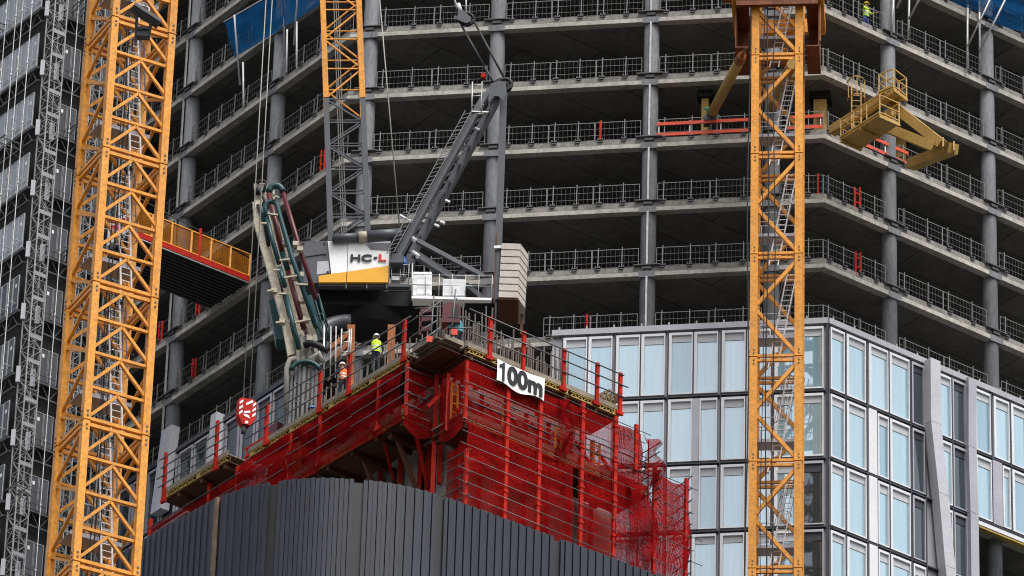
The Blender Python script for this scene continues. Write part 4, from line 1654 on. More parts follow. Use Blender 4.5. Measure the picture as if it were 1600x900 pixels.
# ------------------------------------------------------------------ luffing crane on the core
OY = at(590, 445, 252)
YN = V((0, 1, 0))
def cr(u, v, dy=0.0):
    return onplane(u, v, OY + YN * dy, YN)
MPP = (cr(600, 445) - cr(590, 445)).length / 10     # metres per photo pixel there
lc = thing('luffing_crane', 'grey luffing crane with white and amber machine house reading HC-L and pale counterweights', 'crane', atz(cr(590, 500, 1.0), cr(590, 447).z - 3))
def plate(mb, poly, dy, th):
    mb.prism([cr(u, v, dy) for u, v in poly], YN * th)
m = MB()
plate(m, [(470, 377.5), (512, 376.5), (517, 427), (498, 431), (498, 442), (475, 442)], -0.95, 2.9)
house = part('machine_house', m, 'grey', lc)
m = MB()
m.bar(cr(472, 402, -0.97), cr(509, 396.5, -0.97), 0.03)
m.bar(cr(491, 377, -0.97), cr(491, 377.5, -0.97), 0.03)
for u, v in ((474, 380), (507, 380), (508, 398), (474, 399), (512, 425)):
    m.cbox(cr(u, v, -0.965), 0.09, 0.03, 0.09)
part('panel_seams', m, 'black', house)
m = MB()
plate(m, [(496, 408.5), (513, 407.5), (515, 426), (495, 429)], -0.962, 0.01)
part('notice_sheet', m, 'alug', house)
m = MB()
plate(m, [(512, 376.5), (543.6, 375), (542, 424.8), (517.5, 427.6)], -1.02, 2.97)
plate(m, [(544.4, 374.3), (566, 374.3), (578.5, 390.5), (608, 392.5), (607.3, 415), (542.8, 424.5)], -1.05, 3.0)
part('white_panel', m, 'white', house)
m = MB()
plate(m, [(497.6, 431), (517.5, 427.9), (541.6, 425), (540.5, 441), (498, 441)], -1.03, 0.12)
plate(m, [(542.6, 424.8), (607.2, 415.3), (606.3, 441), (541.6, 440.6)], -1.06, 0.12)
part('amber_panel', m, 'amber', house)
tO = cr(547.5, 408.2, -1.1)
w1 = (cr(590, 408, -1.1) - cr(547.5, 408, -1.1)).length
hh = abs(cr(550, 397, -1.1).z - cr(550, 407.8, -1.1).z)
ex_ = (cr(603, 408.6, -1.1) - tO)
ex_.normalize()
mb_ = text_mb('HC', tO, ex_, Z, hh, w1 * 0.78, 0.02, 0.03)
mb_.box(tO + ex_ * (w1 * 0.85) + Z * (hh * 0.40), ex_ * 0.14, YN * 0.02, Z * 0.10)
part('lettering', mb_, 'ink', house)
mb_ = text_mb('L', cr(591.5, 408.0, -1.1), ex_, Z, hh, (603 - 591) * MPP, 0.02, 0.03)
part('letter', mb_, 'redink', house)
m = MB()
m.cbox(cr(592, 390.5, 0.2), 1.0, 1.6, 0.25)
part('roof_box', m, 'alug', house)
# deck beams and the dark gear under the house
m = MB()
plate(m, [(497, 442), (640, 443.5), (640, 448), (497, 446.5)], -0.9, 0.3)
plate(m, [(470, 443), (642, 445), (642, 455), (470, 453)], 0.2, 2.4)
for u in (541, 573, 604):
    m.bar(cr(u, 441, -0.98), cr(u, 451, -0.98), 0.06)
part('deck_beam', m, 'grey', lc)
m = MB()
plate(m, [(500, 455), (640, 456), (640, 478), (500, 475)], 0.1, 2.6)
plate(m, [(640, 462), (772, 466), (772, 474), (640, 474)], 0.2, 2.4)
part('turntable_frame', m, 'black', lc)
m = MB()
c0 = cr(585, 500, 1.2)
m.tube(c0 - Z * 0.6, c0 + Z * 1.2, 1.15, 24)
part('slewing_ring', m, 'black', lc)
m = MB()
cA = cr(546, 530, -0.6)
m.pipe([cA + V((-1.3 * math.cos(s), 0.5 * math.sin(s), 1.15 * math.sin(s))) for s in [math.pi * 0.5 * j / 8 for j in range(9)]], 0.33, 10)
part('curved_duct', m, 'grey', lc)
m = MB()
for q in (0, 1.9):
    m.bar(cr(549, 510, -0.3 + q), cr(546, 640, -0.3 + q), 0.32)
    m.bar(cr(612, 510, -0.3 + q), cr(609, 640, -0.3 + q), 0.32)
m.bar(cr(515, 545, -0.4), cr(548, 520, -0.4), 0.2)
m.bar(cr(522, 560, -0.4), cr(546, 535, -0.4), 0.2)
part('mast_head', m, 'rusty', lc)
# white cabinets, catwalk and rails
m = MB()
plate(m, [(646, 424.5), (675, 425.5), (674.5, 461), (645, 461)], -0.8, 0.9)
cb_ = part('cabinet', m, 'white', lc)
m = MB()
plate(m, [(652, 432.5), (673.5, 433), (673, 445), (651.5, 445)], -0.83, 0.03)
plate(m, [(651.5, 447), (673, 447), (672.5, 459), (651, 459)], -0.83, 0.03)
for i in range(6):
    plate(m, [(648 + i * 4.2, 428), (650.5 + i * 4.2, 428), (650.2 + i * 4.2, 430.5), (647.7 + i * 4.2, 430.5)], -0.815, 0.014)
part('cabinet_door', m, 'white', cb_)
m = MB()
plate(m, [(692.5, 435.5), (727, 436.5), (726, 461.5), (691.5, 461.5)], -0.75, 1.0)
part('cabinet', m, 'alu', lc, 'pale grey cabinet')
m = MB()
plate(m, [(643, 462), (768, 465.5), (768, 469), (643, 466)], -0.95, 0.25)
part('catwalk_edge', m, 'white', lc)
m = MB()
for u0, u1, dy in ((644, 768, -0.9), (611, 638, -0.9)):
    z0 = 462 if u0 == 644 else 443
    for hgt in ((0.55, 1.05) if u0 == 644 else (0.45, 0.95)):
        a, b = cr(u0, z0, dy), cr(u1, z0 + (3 if u0 == 644 else 1), dy)
        m.tube(a + Z * hgt, b + Z * hgt, 0.017, 6)
    k = 6 if u0 == 644 else 2
    for i in range(k + 1):
        u = u0 + (u1 - u0) * i / k
        a = cr(u, z0 + (3 if u0 == 644 else 1) * i / k, dy)
        m.tube(a, a + Z * (1.1 if u0 == 644 else 1.0), 0.019, 6)
m.tube(cr(643, 463, -0.95), cr(644.5, 412, -0.95), 0.035, 6)
part('catwalk_railing', m, 'galv', lc)
m = MB()
m.cbox(cr(618, 437, -0.7), 0.35, 0.3, 0.2)
part('switch_box', m, 'white', lc)
m = MB()
m.pipe([cr(629, 402, -0.6), cr(631, 410, -0.65), cr(634, 414, -0.6)], 0.12, 8)
part('blue_hose', m, 'hatb', lc)
# A-frame: two raked legs, head plates with sheaves, upright back stay
m = MB()
for dy, (u0, v0), (u1, v1) in ((-1.0, (623, 399), (759, 149)), (1.0, (643, 399), (780, 149))):
    m.bar(cr(u0, v0, dy), cr(u1, v1, dy), 0.45, 0.27 if dy < 0 else 0.31)
af = part('raked_leg', m, 'grey', lc)
m = MB()
plate(m, [(612, 396), (628, 394), (630, 410), (611, 410)], -1.3, 0.6)
plate(m, [(636, 396), (648, 396), (648, 412), (632, 412)], 0.8, 0.5)
part('foot_bracket', m, 'grey', lc)
m = MB()
for i in range(8):
    f = 0.12 + 0.78 * i / 7
    a = cr(623, 399, -1.0).lerp(cr(759, 149, -1.0), f)
    b = cr(643, 399, 1.0).lerp(cr(780, 149, 1.0), f)
    m.bar(a, b, 0.07, 0.1)
    if i < 7:
        f2 = 0.12 + 0.78 * (i + 1) / 7
        m.bar(a, cr(643, 399, 1.0).lerp(cr(780, 149, 1.0), f2), 0.05)
m.bar(cr(668, 324, -1.05), cr(696, 298, 0.9), 0.1)
part('leg_bracing', m, 'grey', af)
m = MB()
plate(m, [(767, 131), (778, 126), (790, 128), (792, 146), (786, 158), (779, 150), (772, 150), (764, 160), (760, 152)], -0.9, 0.1)
plate(m, [(770, 133), (780, 128), (792, 130), (794, 148), (788, 160), (781, 152), (774, 152), (766, 162)], 0.7, 0.1)
m.bar(cr(776, 138, -0.8), cr(778, 139, 0.75), 0.2)
hd = part('head_plate', m, 'grey', lc)
def sheave(u, v, r, dy, parent, w=0.16):
    m = MB()
    c = cr(u, v, dy)
    ring = [c + V((r * math.cos(t_), 0, r * math.sin(t_))) for t_ in [2 * math.pi * j / 20 for j in range(21)]]
    m.pipe(ring, w * 0.5, 6)
    for j in range(4):
        t_ = math.pi * j / 4 + 0.3
        d = V((r * math.cos(t_), 0, r * math.sin(t_)))
        m.bar(c - d, c + d, 0.07, 0.05, up=YN)
    m.tube(c - YN * 0.15, c + YN * 0.15, 0.1, 10)
    return part('sheave', m, 'black', parent)
sheave(784, 133, 0.30, 0.0, hd)
sheave(787, 135, 0.30, 0.35, hd)
sheave(789, 132, 0.28, -0.4, hd)
m = MB()
m.bar(cr(787, 150, -0.2), cr(776, 470, -0.2), 0.26, 0.3)
part('back_stay', m, 'grey', lc)
m = MB()
m.bar(cr(640, 370, -0.9), cr(756, 432, 0.2), 0.16, 0.2)
m.bar(cr(646, 396, -0.6), cr(712, 438, 0.2), 0.26, 0.3)
m.tube(cr(690, 419, 0), cr(752, 415, 0.2), 0.05, 6)
m.bar(cr(722, 417, 0.3), cr(722, 440, 0.3), 0.32, 0.3)
m.bar(cr(728, 445, 0.5), cr(765, 475, 0.5), 0.2)
part('rear_strut', m, 'grey', lc)
m = MB()
m.tube(cr(638, 368, -0.95), cr(650, 377, -0.9), 0.1, 8)
m.tube(cr(643, 393, -0.65), cr(655, 402, -0.6), 0.11, 8)
m.bar(cr(772, 387, -0.4), cr(784, 386, -0.4), 0.12)
for u, v in ((696, 313), (688, 346), (679, 351), (742, 200)):
    m.bar(cr(u, v, -0.8), cr(u + 7, v + 3, -0.8), 0.12, 0.08)
m.bar(cr(625, 336, -1.1), cr(643, 346, -1.0), 0.07)
part('pin_fittings', m, 'alu', lc)
# rung ladder along the raked leg and the little service cage under the head
m = MB()
a, b = cr(616, 393, -1.45), cr(739, 170, -1.45)
for q in (0, 0.32):
    m.bar(a + V((-q, 0, -q * 0.3)), b + V((-q, 0, -q * 0.3)), 0.035)
for i in range(34):
    c = a.lerp(b, i / 34)
    m.bar(c, c + V((-0.32, 0, -0.1)), 0.025)
part('leg_ladder', m, 'galvd', lc)
m = MB()
for u in (737, 752):
    m.tube(cr(u, 180, -1.2), cr(u + 1, 128, -1.2), 0.03, 6)
for v in (133, 150, 165, 178):
    m.tube(cr(737, v, -1.2), cr(756, v - 1, -1.2), 0.025, 6)
m.bar(cr(735, 176, -1.2), cr(762, 177, -1.0), 0.25, 0.05)
part('service_cage', m, 'galv', lc)
m = MB()
m.cbox(cr(755, 119, -0.9), 0.2, 0.2, 0.22)
part('beacon', m, 'red', lc)
# counterweight slabs
for i in range(8):
    v0 = 378.5 + i * 10.75
    m = MB()
    a = cr(783.5 - i * 0.65, v0 + 10.3, -0.5)
    top = cr(783.5 - i * 0.65, v0, -0.5).z
    w = 0.80
    m.prism([a, a + V((w, 0, 0)), a + V((w + 0.34, 0.85, 0)), a + V((w + 0.34, 2.2, 0)), a + V((0, 2.2, 0))], Z * (top - a.z - 0.045))
    part('counterweight', m, 'ballast', lc)
m = MB()
a = cr(779, 464.5, -0.45)
m.box(a - Z * 0.1, V((0.85, 0, 0)), V((0, 2.0, 0)), Z * 0.09)
m.box(a + V((-0.2, 0.1, 0)) - Z * 0.2, V((0.06, 0, 0)), V((0, 1.8, 0)), Z * 3.4)
m.box(a + V((0.95, 1.3, 0)) - Z * 1.0, V((0.12, 0, 0)), V((0, 0.12, 0)), Z * 0.95)
part('ballast_frame', m, 'brown', lc)
# jib: lattice boom leaning back, grey foot and orange upper sections
jl0, jr0 = cr(517, 377, -0.85), cr(575.5, 377, -0.85)
jl1, jr1 = cr(504.5, 0, -0.85), cr(561, 0, -0.85)
dJ = 1.7
def jp(side, f, back_=0.0):
    a, b = (jl0, jl1) if side == 0 else (jr0, jr1)
    return a + (b - a) * f + YN * back_
fs = 0.583
def jib(f0, f1, nb_, matn, nm, chord, lab=None):
    m = MB()
    for s in (0, 1):
        for k in (0, dJ):
            m.bar(jp(s, f0, k), jp(s, f1, k), chord * (1 if k == 0 else 0.9), chord)
    o = part(nm, m, matn, lc, lab)
    m = MB()
    for i in range(nb_):
        a, b = f0 + (f1 - f0) * i / nb_, f0 + (f1 - f0) * (i + 1) / nb_
        for k in (0, dJ):
            s = (i + (k > 0)) % 2
            m.bar(jp(s, a + 0.002, k), jp(1 - s, b - 0.002, k), 0.065)
            m.bar(jp(0, b, k), jp(1, b, k), 0.055)
        for s in (0, 1):
            m.bar(jp(s, a, 0 if i % 2 else dJ), jp(s, b, dJ if i % 2 else 0), 0.055)
    part('bracing', m, matn, o)
    return o
jib(0.0, fs, 6, 'grey', 'boom_section', 0.23)
jib(fs + 0.003, 2.2, 13, 'yellow', 'boom_section', 0.23, 'orange upper boom section')
m = MB()
for q in (0.3, 0.36, 0.42):
    m.tube(jl0.lerp(jr0, q) + YN * 0.5, jl1.lerp(jr1, q) + (jl1 - jl0) * 0.9 + YN * 0.5, 0.02, 5)
part('boom_ropes', m, 'ropel', lc)
m = MB()
m.tube(cr(519, 373, -1.2), cr(560, 370.5, -1.2), 0.2, 12)
m.tube(cr(574, 369.5, -1.2), cr(628, 366, -1.2), 0.27, 12)
lj = part('luffing_buffer', m, 'grey', lc)
m = MB()
m.tube(cr(560, 370.5, -1.2), cr(574, 369.5, -1.2), 0.24, 12)
part('bare_band', m, 'cream', lj)
# ropes and the flying sheave block high up
m = MB()
for a, b, dy in (((721, 40), (757, 104), 0.1), ((757, 104), (772, 131), 0.1), ((740, 32), (790, 126), 0.2)):
    m.tube(cr(*a, dy), cr(*b, dy), 0.05, 6)
part('luffing_rope', m, 'rope', lc)
fb = thing('flying_sheave_block', 'black sheave block hanging on ropes in front of the open floors', 'sheave block', cr(727, 40))
m = MB()
plate(m, [(716, 16), (724, 16), (736, 27), (736, 33), (728, 36), (714, 30)], -0.12, 0.08)
plate(m, [(716, 16), (724, 16), (736, 27), (736, 33), (728, 36), (714, 30)], 0.16, 0.08)
m.bar(cr(709, 29, 0.05), cr(721, 30, 0.05), 0.2)
part('cheek_plate', m, 'grey', fb)
sheave(729, 30, 0.31, 0.05, fb)
m = MB()
m.tube(cr(716, 6, 0), cr(720, 18, 0), 0.09, 8)
m.tube(cr(728, -20, 0), cr(728.5, 20, 0), 0.035, 6)
m.tube(cr(702, -30, 0), cr(714, 12, 0), 0.045, 6)
part('link_rod', m, 'alu', fb)
m = MB()
m.tube(cr(588, -60, -1.6), cr(624, 352, -1.6), 0.028, 6)
part('hoist_rope', m, 'ropel', lc)

# ------------------------------------------------------------------ concrete placing boom
PY = at(470, 540, 246)
def bp_(u, v, dy=0.0):
    return onplane(u, v, PY + YN * dy, YN)
pb = thing('placing_boom', 'folded concrete placing boom with cream arms, teal boxes and maroon pipes', 'placing boom', bp_(476, 650))
def arm(pts, w, d, dy, name, m_):
    m = MB()
    ps = [bp_(u, v, dy) for u, v in pts]
    for a, b in zip(ps[:-1], ps[1:]):
        m.bar(a, b, w, d, up=YN, ext=0.02)
    return part(name, m, m_, pb)
m = MB()
m.prism([bp_(u, v, -0.5) for u, v in ((394.5, 316), (402, 315), (409, 340), (447, 500), (461, 552), (450, 556), (440, 502), (396, 345))], YN * 0.12)
m.prism([bp_(u, v, 0.05) for u, v in ((397, 314), (405, 313), (412, 338), (450, 498), (463, 550), (452, 554), (443, 500), (399, 343))], YN * 0.1)
m.prism([bp_(u, v, -0.38) for u, v in ((394.5, 316), (396.5, 345), (440, 502), (450, 556), (452, 556), (442, 502), (398, 345), (397, 316))], YN * 0.42)
part('lower_arm', m, 'cream', pb)
m = MB()
m.prism([bp_(u, v, 0.4) for u, v in ((396.5, 287), (417, 287), (415, 324), (421, 340), (480, 538), (470, 545), (408, 336), (398, 322))], YN * 0.12)
m.prism([bp_(u, v, 0.75) for u, v in ((398, 286), (418, 286), (416, 322), (423, 340), (482, 536), (472, 543), (410, 336), (400, 322))], YN * 0.1)
m.prism([bp_(u, v, 0.45) for u, v in ((430, 345), (437, 345), (497, 530), (487, 536))], YN * 0.3)
part('upper_arm', m, 'cream', pb)
m = MB()
m.pipe([bp_(403, 287, .3), bp_(403, 283, .3), bp_(410, 281, .3), bp_(416, 285, .3), bp_(412, 300, .3)], 0.06, 6)
m.pipe([bp_(405, 297, .2), bp_(413, 312, .2), bp_(411, 322, .1)], 0.06, 6)
m.pipe([bp_(403, 320, -.55), bp_(414, 350, -.55), bp_(420, 384, -.55)], 0.08, 6)
m.tube(bp_(403, 295, .35), bp_(405, 303, .35), 0.16, 10)
part('hydraulic_hoses', m, 'black', pb)
def arc(c, r, dy, a0, a1, n=10, sq=1.0):
    return [bp_(c[0] + r * math.cos(rad(a0 + (a1 - a0) * i / n)), c[1] - r * sq * math.sin(rad(a0 + (a1 - a0) * i / n)), dy) for i in range(n + 1)]
m = MB()
m.pipe([bp_(416, 340, -0.7)] + arc((424, 325), 10, -0.7, 180, 0) + [bp_(438, 340, -0.7), bp_(456, 402, -0.7), bp_(494, 512, -0.7)], 0.105, 10)
m.pipe([bp_(416, 338, -0.7), bp_(424, 370, -0.7), bp_(436, 412, -0.7)], 0.10, 10)
m.pipe([bp_(437, 418, -0.7), bp_(445, 448, -0.7)], 0.105, 10)
m.pipe([bp_(447, 462, -0.7), bp_(467, 545, -0.7)], 0.105, 10)
m.pipe(arc((431, 301), 11, -0.2, 175, 5), 0.14, 10)
m.pipe([bp_(441, 395, -0.3), bp_(450, 422, -0.3)], 0.12, 10)
part('teal_pipe', m, 'teal', pb)
m = MB()
m.pipe([bp_(442, 300, -0.2), bp_(466, 380, -0.2), bp_(494, 467, -0.2)], 0.10, 10)
m.pipe([bp_(420, 303, -0.2), bp_(432, 352, -0.2), bp_(441, 394, -0.3)], 0.115, 10)
m.pipe([bp_(450, 424, -0.3), bp_(475, 514, -0.3)], 0.115, 10)
part('maroon_pipe', m, 'maroon', pb)
m = MB()
for a, b in (((418, 334), (434, 336)), ((408, 349), (417, 349)), ((437, 407), (453, 405)), ((427, 422), (437, 422)), ((444, 434), (464, 431)), ((462, 444), (481, 445)), ((436, 459), (448, 459)), ((461, 504), (485, 499)), ((418, 455), (428, 453)), ((431, 504), (442, 503)), ((426, 305), (436, 309)), ((428, 298), (428, 312))):
    m.bar(bp_(*a, -0.85), bp_(*b, -0.85), 0.09, 0.07)
for u, v in ((446, 381), (462, 382), (469, 390), (455, 402), (463, 434), (428, 455), (441, 503), (455, 408), (470, 430), (472, 470), (478, 500), (484, 530)):
    m.cbox(bp_(u, v, -0.5), 0.24, 0.25, 0.2)
part('pipe_clamps', m, 'cream', pb)
m = MB()
m.prism([bp_(u, v, 0.9) for u, v in ((420, 469), (432.5, 467), (450, 529), (431, 530))], YN * 0.9)
m.prism([bp_(u, v, 0.6) for u, v in ((468, 461), (487, 460.5), (508, 531), (486, 532))], YN * 0.9)
part('teal_box', m, 'teal', pb)
m = MB()
for (a, b) in (((497, 459), (513, 512)), ((500, 472), (514, 530)), ((492, 468), (508, 525)), ((486, 480), (505, 530)), ((497, 459), (492, 468)), ((505, 487), (499, 494)), ((513, 512), (508, 525)), ((478, 470), (494, 514))):
    m.tube(bp_(*a, 0.2), bp_(*b, 0.2), 0.035, 6)
part('guard_cage', m, 'teal', pb)
m = MB()
m.pipe(arc((477, 582), 23, -0.7, 165, 15, 10, 0.75), 0.10, 8)
part('teal_ring', m, 'teal', pb)
m = MB()
b0_ = bp_(477, 575, 0.2)
b1_ = bp_(475, 655, 0.2)
m.tube(b1_, b0_, 0.38, 16)
for u in (462, 470, 480, 490):
    m.bar(bp_(u, 525, -0.1), bp_(u + 3, 570, -0.3), 0.2)
m.pipe([bp_(447, 640, -0.6), bp_(448, 575, -0.6), bp_(453, 562, -0.6), bp_(462, 560, -0.5)], 0.115, 10)
m.pipe([bp_(486, 574, -0.5), bp_(488, 560, -0.6), bp_(498, 553, -0.6), bp_(503, 566, -0.5)], 0.15, 10)
m.prism([bp_(u, v, -0.2) for u, v in ((474, 545), (484, 530), (492, 548), (488, 566), (474, 566))], YN * 0.5)
part('pedestal', m, 'wallc', pb)
m = MB()
m.pipe([bp_(475, 540, -0.5), bp_(487, 536, -0.6), bp_(500, 541, -0.6), bp_(510, 548, -0.6), bp_(512, 536, -0.6)], 0.14, 8)
m.pipe([bp_(490, 540, -0.3), bp_(504, 530, -0.3), bp_(508, 545, -0.3)], 0.1, 8)
part('hose_bundle', m, 'black', pb)
m = MB()
for u in (505, 506, 516, 524):
    m.tube(bp_(u, 590, -0.4), bp_(u + 1, 510, -0.4), 0.03, 6)
part('steel_stand', m, 'galv', pb)
m = MB()
for i in range(13):
    t_ = math.pi * (i / 12) + math.pi
    c = b0_ + V((0.72 * math.cos(t_), 0.72 * math.sin(t_), 0))
    m.bar(c - Z * 3.0, c - Z * 0.15, 0.07 if i % 3 else 0.11)
for z in (-0.2, -1.1, -2.0):
    m.pipe([b0_ + V((0.72 * math.cos(math.pi + math.pi * j / 10), 0.72 * math.sin(math.pi + math.pi * j / 10), z)) for j in range(11)], 0.04, 6)
part('pedestal_cage', m, 'galvd', pb)

# ------------------------------------------------------------------ loose objects on the top deck
t = thing('ladder_frame', 'galvanised ladder frame standing behind the worker in the yellow vest', 'ladder', bp_(538, 560, 1))
m = MB()
for u in (532, 544, 547):
    m.tube(bp_(u, 562, 1), bp_(u + 2, 514, 1), 0.035, 6)
for v in (520, 535, 550):
    m.tube(bp_(532, v, 1), bp_(548, v - 1, 1), 0.03, 6)
part('frame', m, 'galv', t)
t = thing('red_arch', 'dull red arched steel form at the corner platform behind the blue helmet', 'formwork', cp_(2.0, 1.4, 0))
m = MB()
c = onplane(705, 500, KP + CR * 1.8, YN)
ar_ = [c + V((-0.36, 0, -0.1)), c + V((-0.36, 0, 0.55))] + [c + V((-0.36 + 0.36 * (1 - math.cos(s)), 0, 0.55 + 0.28 * math.sin(s))) for s in [math.pi * j / 8 for j in range(9)]] + [c + V((0.36, 0, 0.55)), c + V((0.36, 0, -0.1))]
m.prism(ar_, YN * 0.6)
part('arch_plate', m, 'maroon', t)
m = MB()
m.prism([c + V((0.02, -0.02, 0.1)), c + V((0.28, -0.02, 0.1)), c + V((0.28, -0.02, 0.6)), c + V((0.15, -0.02, 0.7)), c + V((0.02, -0.02, 0.6))], YN * 0.01)
part('opening', m, 'black', t)
t = thing('corner_edge_frame', 'weathered tube frame standing at the corner of the top platform', 'tube frame', cp_(0.3, 0.1, 0))
m = MB()
for (a, b) in (((672, 540), (678, 462)), ((640, 545), (688, 512)), ((636, 506), (690, 470)), ((640, 528), (684, 500)), ((648, 482), (690, 479)), ((650, 494), (690, 494)), ((705, 527), (712, 452)), ((700, 512), (738, 513)), ((699, 496), (735, 496))):
    m.tube(onplane(*a, KP, YN), onplane(*b, KP, YN), 0.03, 6)
part('tubes', m, 'galvd', t)
m = MB()
for u, v in ((671, 530), (710, 519)):
    p = onplane(u, v, KP - YN * 0.15, YN)
    m.cbox(p, 0.24, 0.06, 0.26)
part('clamp_plate', m, 'redor', t)
m = MB()
for z in (0.15, 0.6, 1.0):
    m.bar(onplane(656, 520, KP + YN * 0.5, YN) + Z * z, onplane(674, 518, KP + YN * 0.5, YN) + Z * z, 0.1, 0.2)
m.bar(onplane(656, 524, KP + YN * 0.5, YN), onplane(657, 488, KP + YN * 0.5, YN), 0.1)
part('red_shelf', m, 'maroon', t)
for i, (u, off, sz, m_, nm, lab) in enumerate(((612, 0.9, (0.9, 0.5, 0.55), 'sack', 'bundle', 'pale wrapped bundle on the left deck beside the yellow vest worker'), (566, 0.8, (0.5, 0.4, 0.4), 'pallet', 'crate', 'small wooden crate on the left deck between the two vest workers'), (650, 0.9, (0.8, 0.5, 0.5), 'galvd', 'toolbox', 'dull steel toolbox near the corner of the left deck'))):
    q_ = onplane(u, 560, KP + CR * off, CR)
    a_ = (q_ - KP).dot(CL)
    m = MB()
    m.box(cp_(a_, off, 0), CL * sz[0], CR * sz[1], Z * sz[2])
    m.box(cp_(a_ - 0.03, off - 0.03, sz[2] * 0.86), CL * (sz[0] + 0.06), CR * (sz[1] + 0.06), Z * 0.08)
    m.box(cp_(a_ + sz[0] * 0.4, off - 0.02, 0.02), CL * 0.1, CR * 0.015, Z * sz[2] * 0.8)
    solo(nm, m, m_, lab, nm)
# pallets leaning at the right end of the deck
for i in range(4):
    b = rs((942 + 7 * i,), 0.3)[0]
    t = thing('wooden_pallet', f'wooden pallet stood on edge at the right deck end, {ORD[i + 1]} of the row', 'pallet', cp_(0.5, b, 0), 'pallets stood on edge at the right deck end')
    m = MB()
    H_ = 0.85 if i else 0.65
    tilt = CR * 0.18
    for j in range(4):
        m.box(cp_(0.15 + j * 0.24, b, -0.04), CL * 0.13, CR * 0.03, Z * H_ + tilt)
    for j in range(3):
        m.box(cp_(0.1, b + 0.031, 0.0 + j * (H_ * 0.42)) + tilt * (j * 0.42), CL * 0.95, CR * 0.08, Z * 0.1)
    part('boards', m, 'pallet', t)
# red rack and a post on the far left platform
t = thing('red_rack', 'red steel rack lying on the far left platform', 'rack', sum((cp_(s, 0.3, 0) for s in ls((318,), 0.1)), V((0, 0, 0))))
m = MB()
s0, s1 = ls((331, 306), 0.2)
for z in (0.1, 0.4):
    m.bar(cp_(s0, 0.2, z), cp_(s1, 0.2, z), 0.1)
    m.bar(cp_(s0, 0.8, z), cp_(s1, 0.8, z), 0.1)
for k in range(5):
    s = s0 + (s1 - s0) * k / 4
    m.bar(cp_(s, 0.2, 0), cp_(s, 0.2, 0.55), 0.1)
    m.bar(cp_(s, 0.2, 0.4), cp_(s, 0.8, 0.4), 0.08)
part('frame', m, 'red', t)
for u, lab in ((277, 'short red post upright on the far left platform, nearer its free end'), ):
    s = ls((u,), 0.5)[0]
    m = MB()
    m.bar(cp_(s, 0.9, -0.05), cp_(s, 0.9, 1.3), 0.16)
    solo('red_post', m, 'red', lab, 'post')
t = thing('red_machine', 'red boxy machine on the platform under the hook block', 'machine', cp_(ls((392,), 0)[0], 1.2, 0))
m = MB()
s = ls((392,), 0.5)[0]
m.box(cp_(s - 0.4, 1.0, -0.05), CL * 0.8, CR * 0.5, Z * 1.6)
part('body', m, 'maroon', t)
m = MB()
for q in (-0.9, -0.4, 0.1, 0.7):
    m.bar(cp_(s + q + .4, 0.6, 0), cp_(s + q + .4, 0.6, 0.8), 0.07)
for z in (0.35, 0.75):
    m.bar(cp_(s - 0.6, 0.6, z), cp_(s + 1.2, 0.6, z), 0.08)
part('guard', m, 'red', t)
# pale rubble sacks on the lowest right platform
for i, (u, r, lab) in enumerate(((765, 0.34, 'pale sack slumped on the lowest right platform near the corner'), (742, 0.2, 'small pale sack beside the larger sack on the lowest right platform'), (869, 0.2, 'pale sack by the long tear in the red net'))):
    b = rs((u,), H2R + 0.3)[0]
    m = MB()
    m.ball(cp_(0.45, b, H2R + r * 0.7), r * 1.3, r, r * 1.1, 10, 7)
    for v_ in m.v:
        v_ += V((R.uniform(-1, 1), R.uniform(-1, 1), R.uniform(-1, 1))) * r * 0.10
    solo('sack', m, 'sack', lab, 'sack', 'pale sacks on the lowest right platform')
# hook block with red and white stripes hanging on two ropes
hb = thing('hook_block', 'red crane hook block with white hazard stripes hanging over the left platform', 'hook block', at(384, 668, 238))
HN = V((0.35, -0.94, 0)).normalized()
HX = V((0.94, 0.35, 0)).normalized()
hc = at(384, 645, 238)
MP2 = 238 / FPX
def hq(dx, dz, o=0.0):
    return hc + HX * (dx * MP2 / 0.94) + Z * (dz * MP2 / 0.86) + HN * o
shape = [(-13, 16), (-9, 19), (10, 19), (14, 15), (13.5, -10), (6, -21), (-6, -21), (-13.5, -9)]
m = MB()
m.prism([hq(x, y, 0.18) for x, y in shape], -HN * 0.36)
body = part('body', m, 'red', hb)
m = MB()
for x0, x1, ys in ((-12.5, -7, (10, 2, -6)), (8, 13, (10, 2, -6))):
    for y in ys:
        m.prism([hq(x0, y - 2.5, 0.185), hq(x1, y + 2, 0.185), hq(x1, y + 6, 0.185), hq(x0, y + 1.5, 0.185)], HN * 0.01)
m.prism([hq(-3, 11, 0.185), hq(7, 18, 0.185), hq(9, 15, 0.185), hq(-2, 8, 0.185)], HN * 0.01)
m.prism([hq(-5, -2, 0.185), hq(4, 1, 0.185), hq(5, -2, 0.185), hq(-4, -5, 0.185)], HN * 0.01)
m.prism([hq(-6, -6, 0.185), hq(2, -6, 0.185), hq(5, -11, 0.185), hq(-4, -9, 0.185)], HN * 0.01)
m.cbox(hq(0, -18, 0.19), 0.12, 0.04, 0.12)
part('stripes', m, 'white', body)
m = MB()
m.tube(hq(-2, -20), hq(-2, -32), 0.1, 8)
part('shank', m, 'clamp', hb)
m = MB()
for x in (-5, 5):
    m.tube(hq(x, 18), hq(x, 18) + Z * 24, 0.022, 6)
part('rope', m, 'ropel', hb)

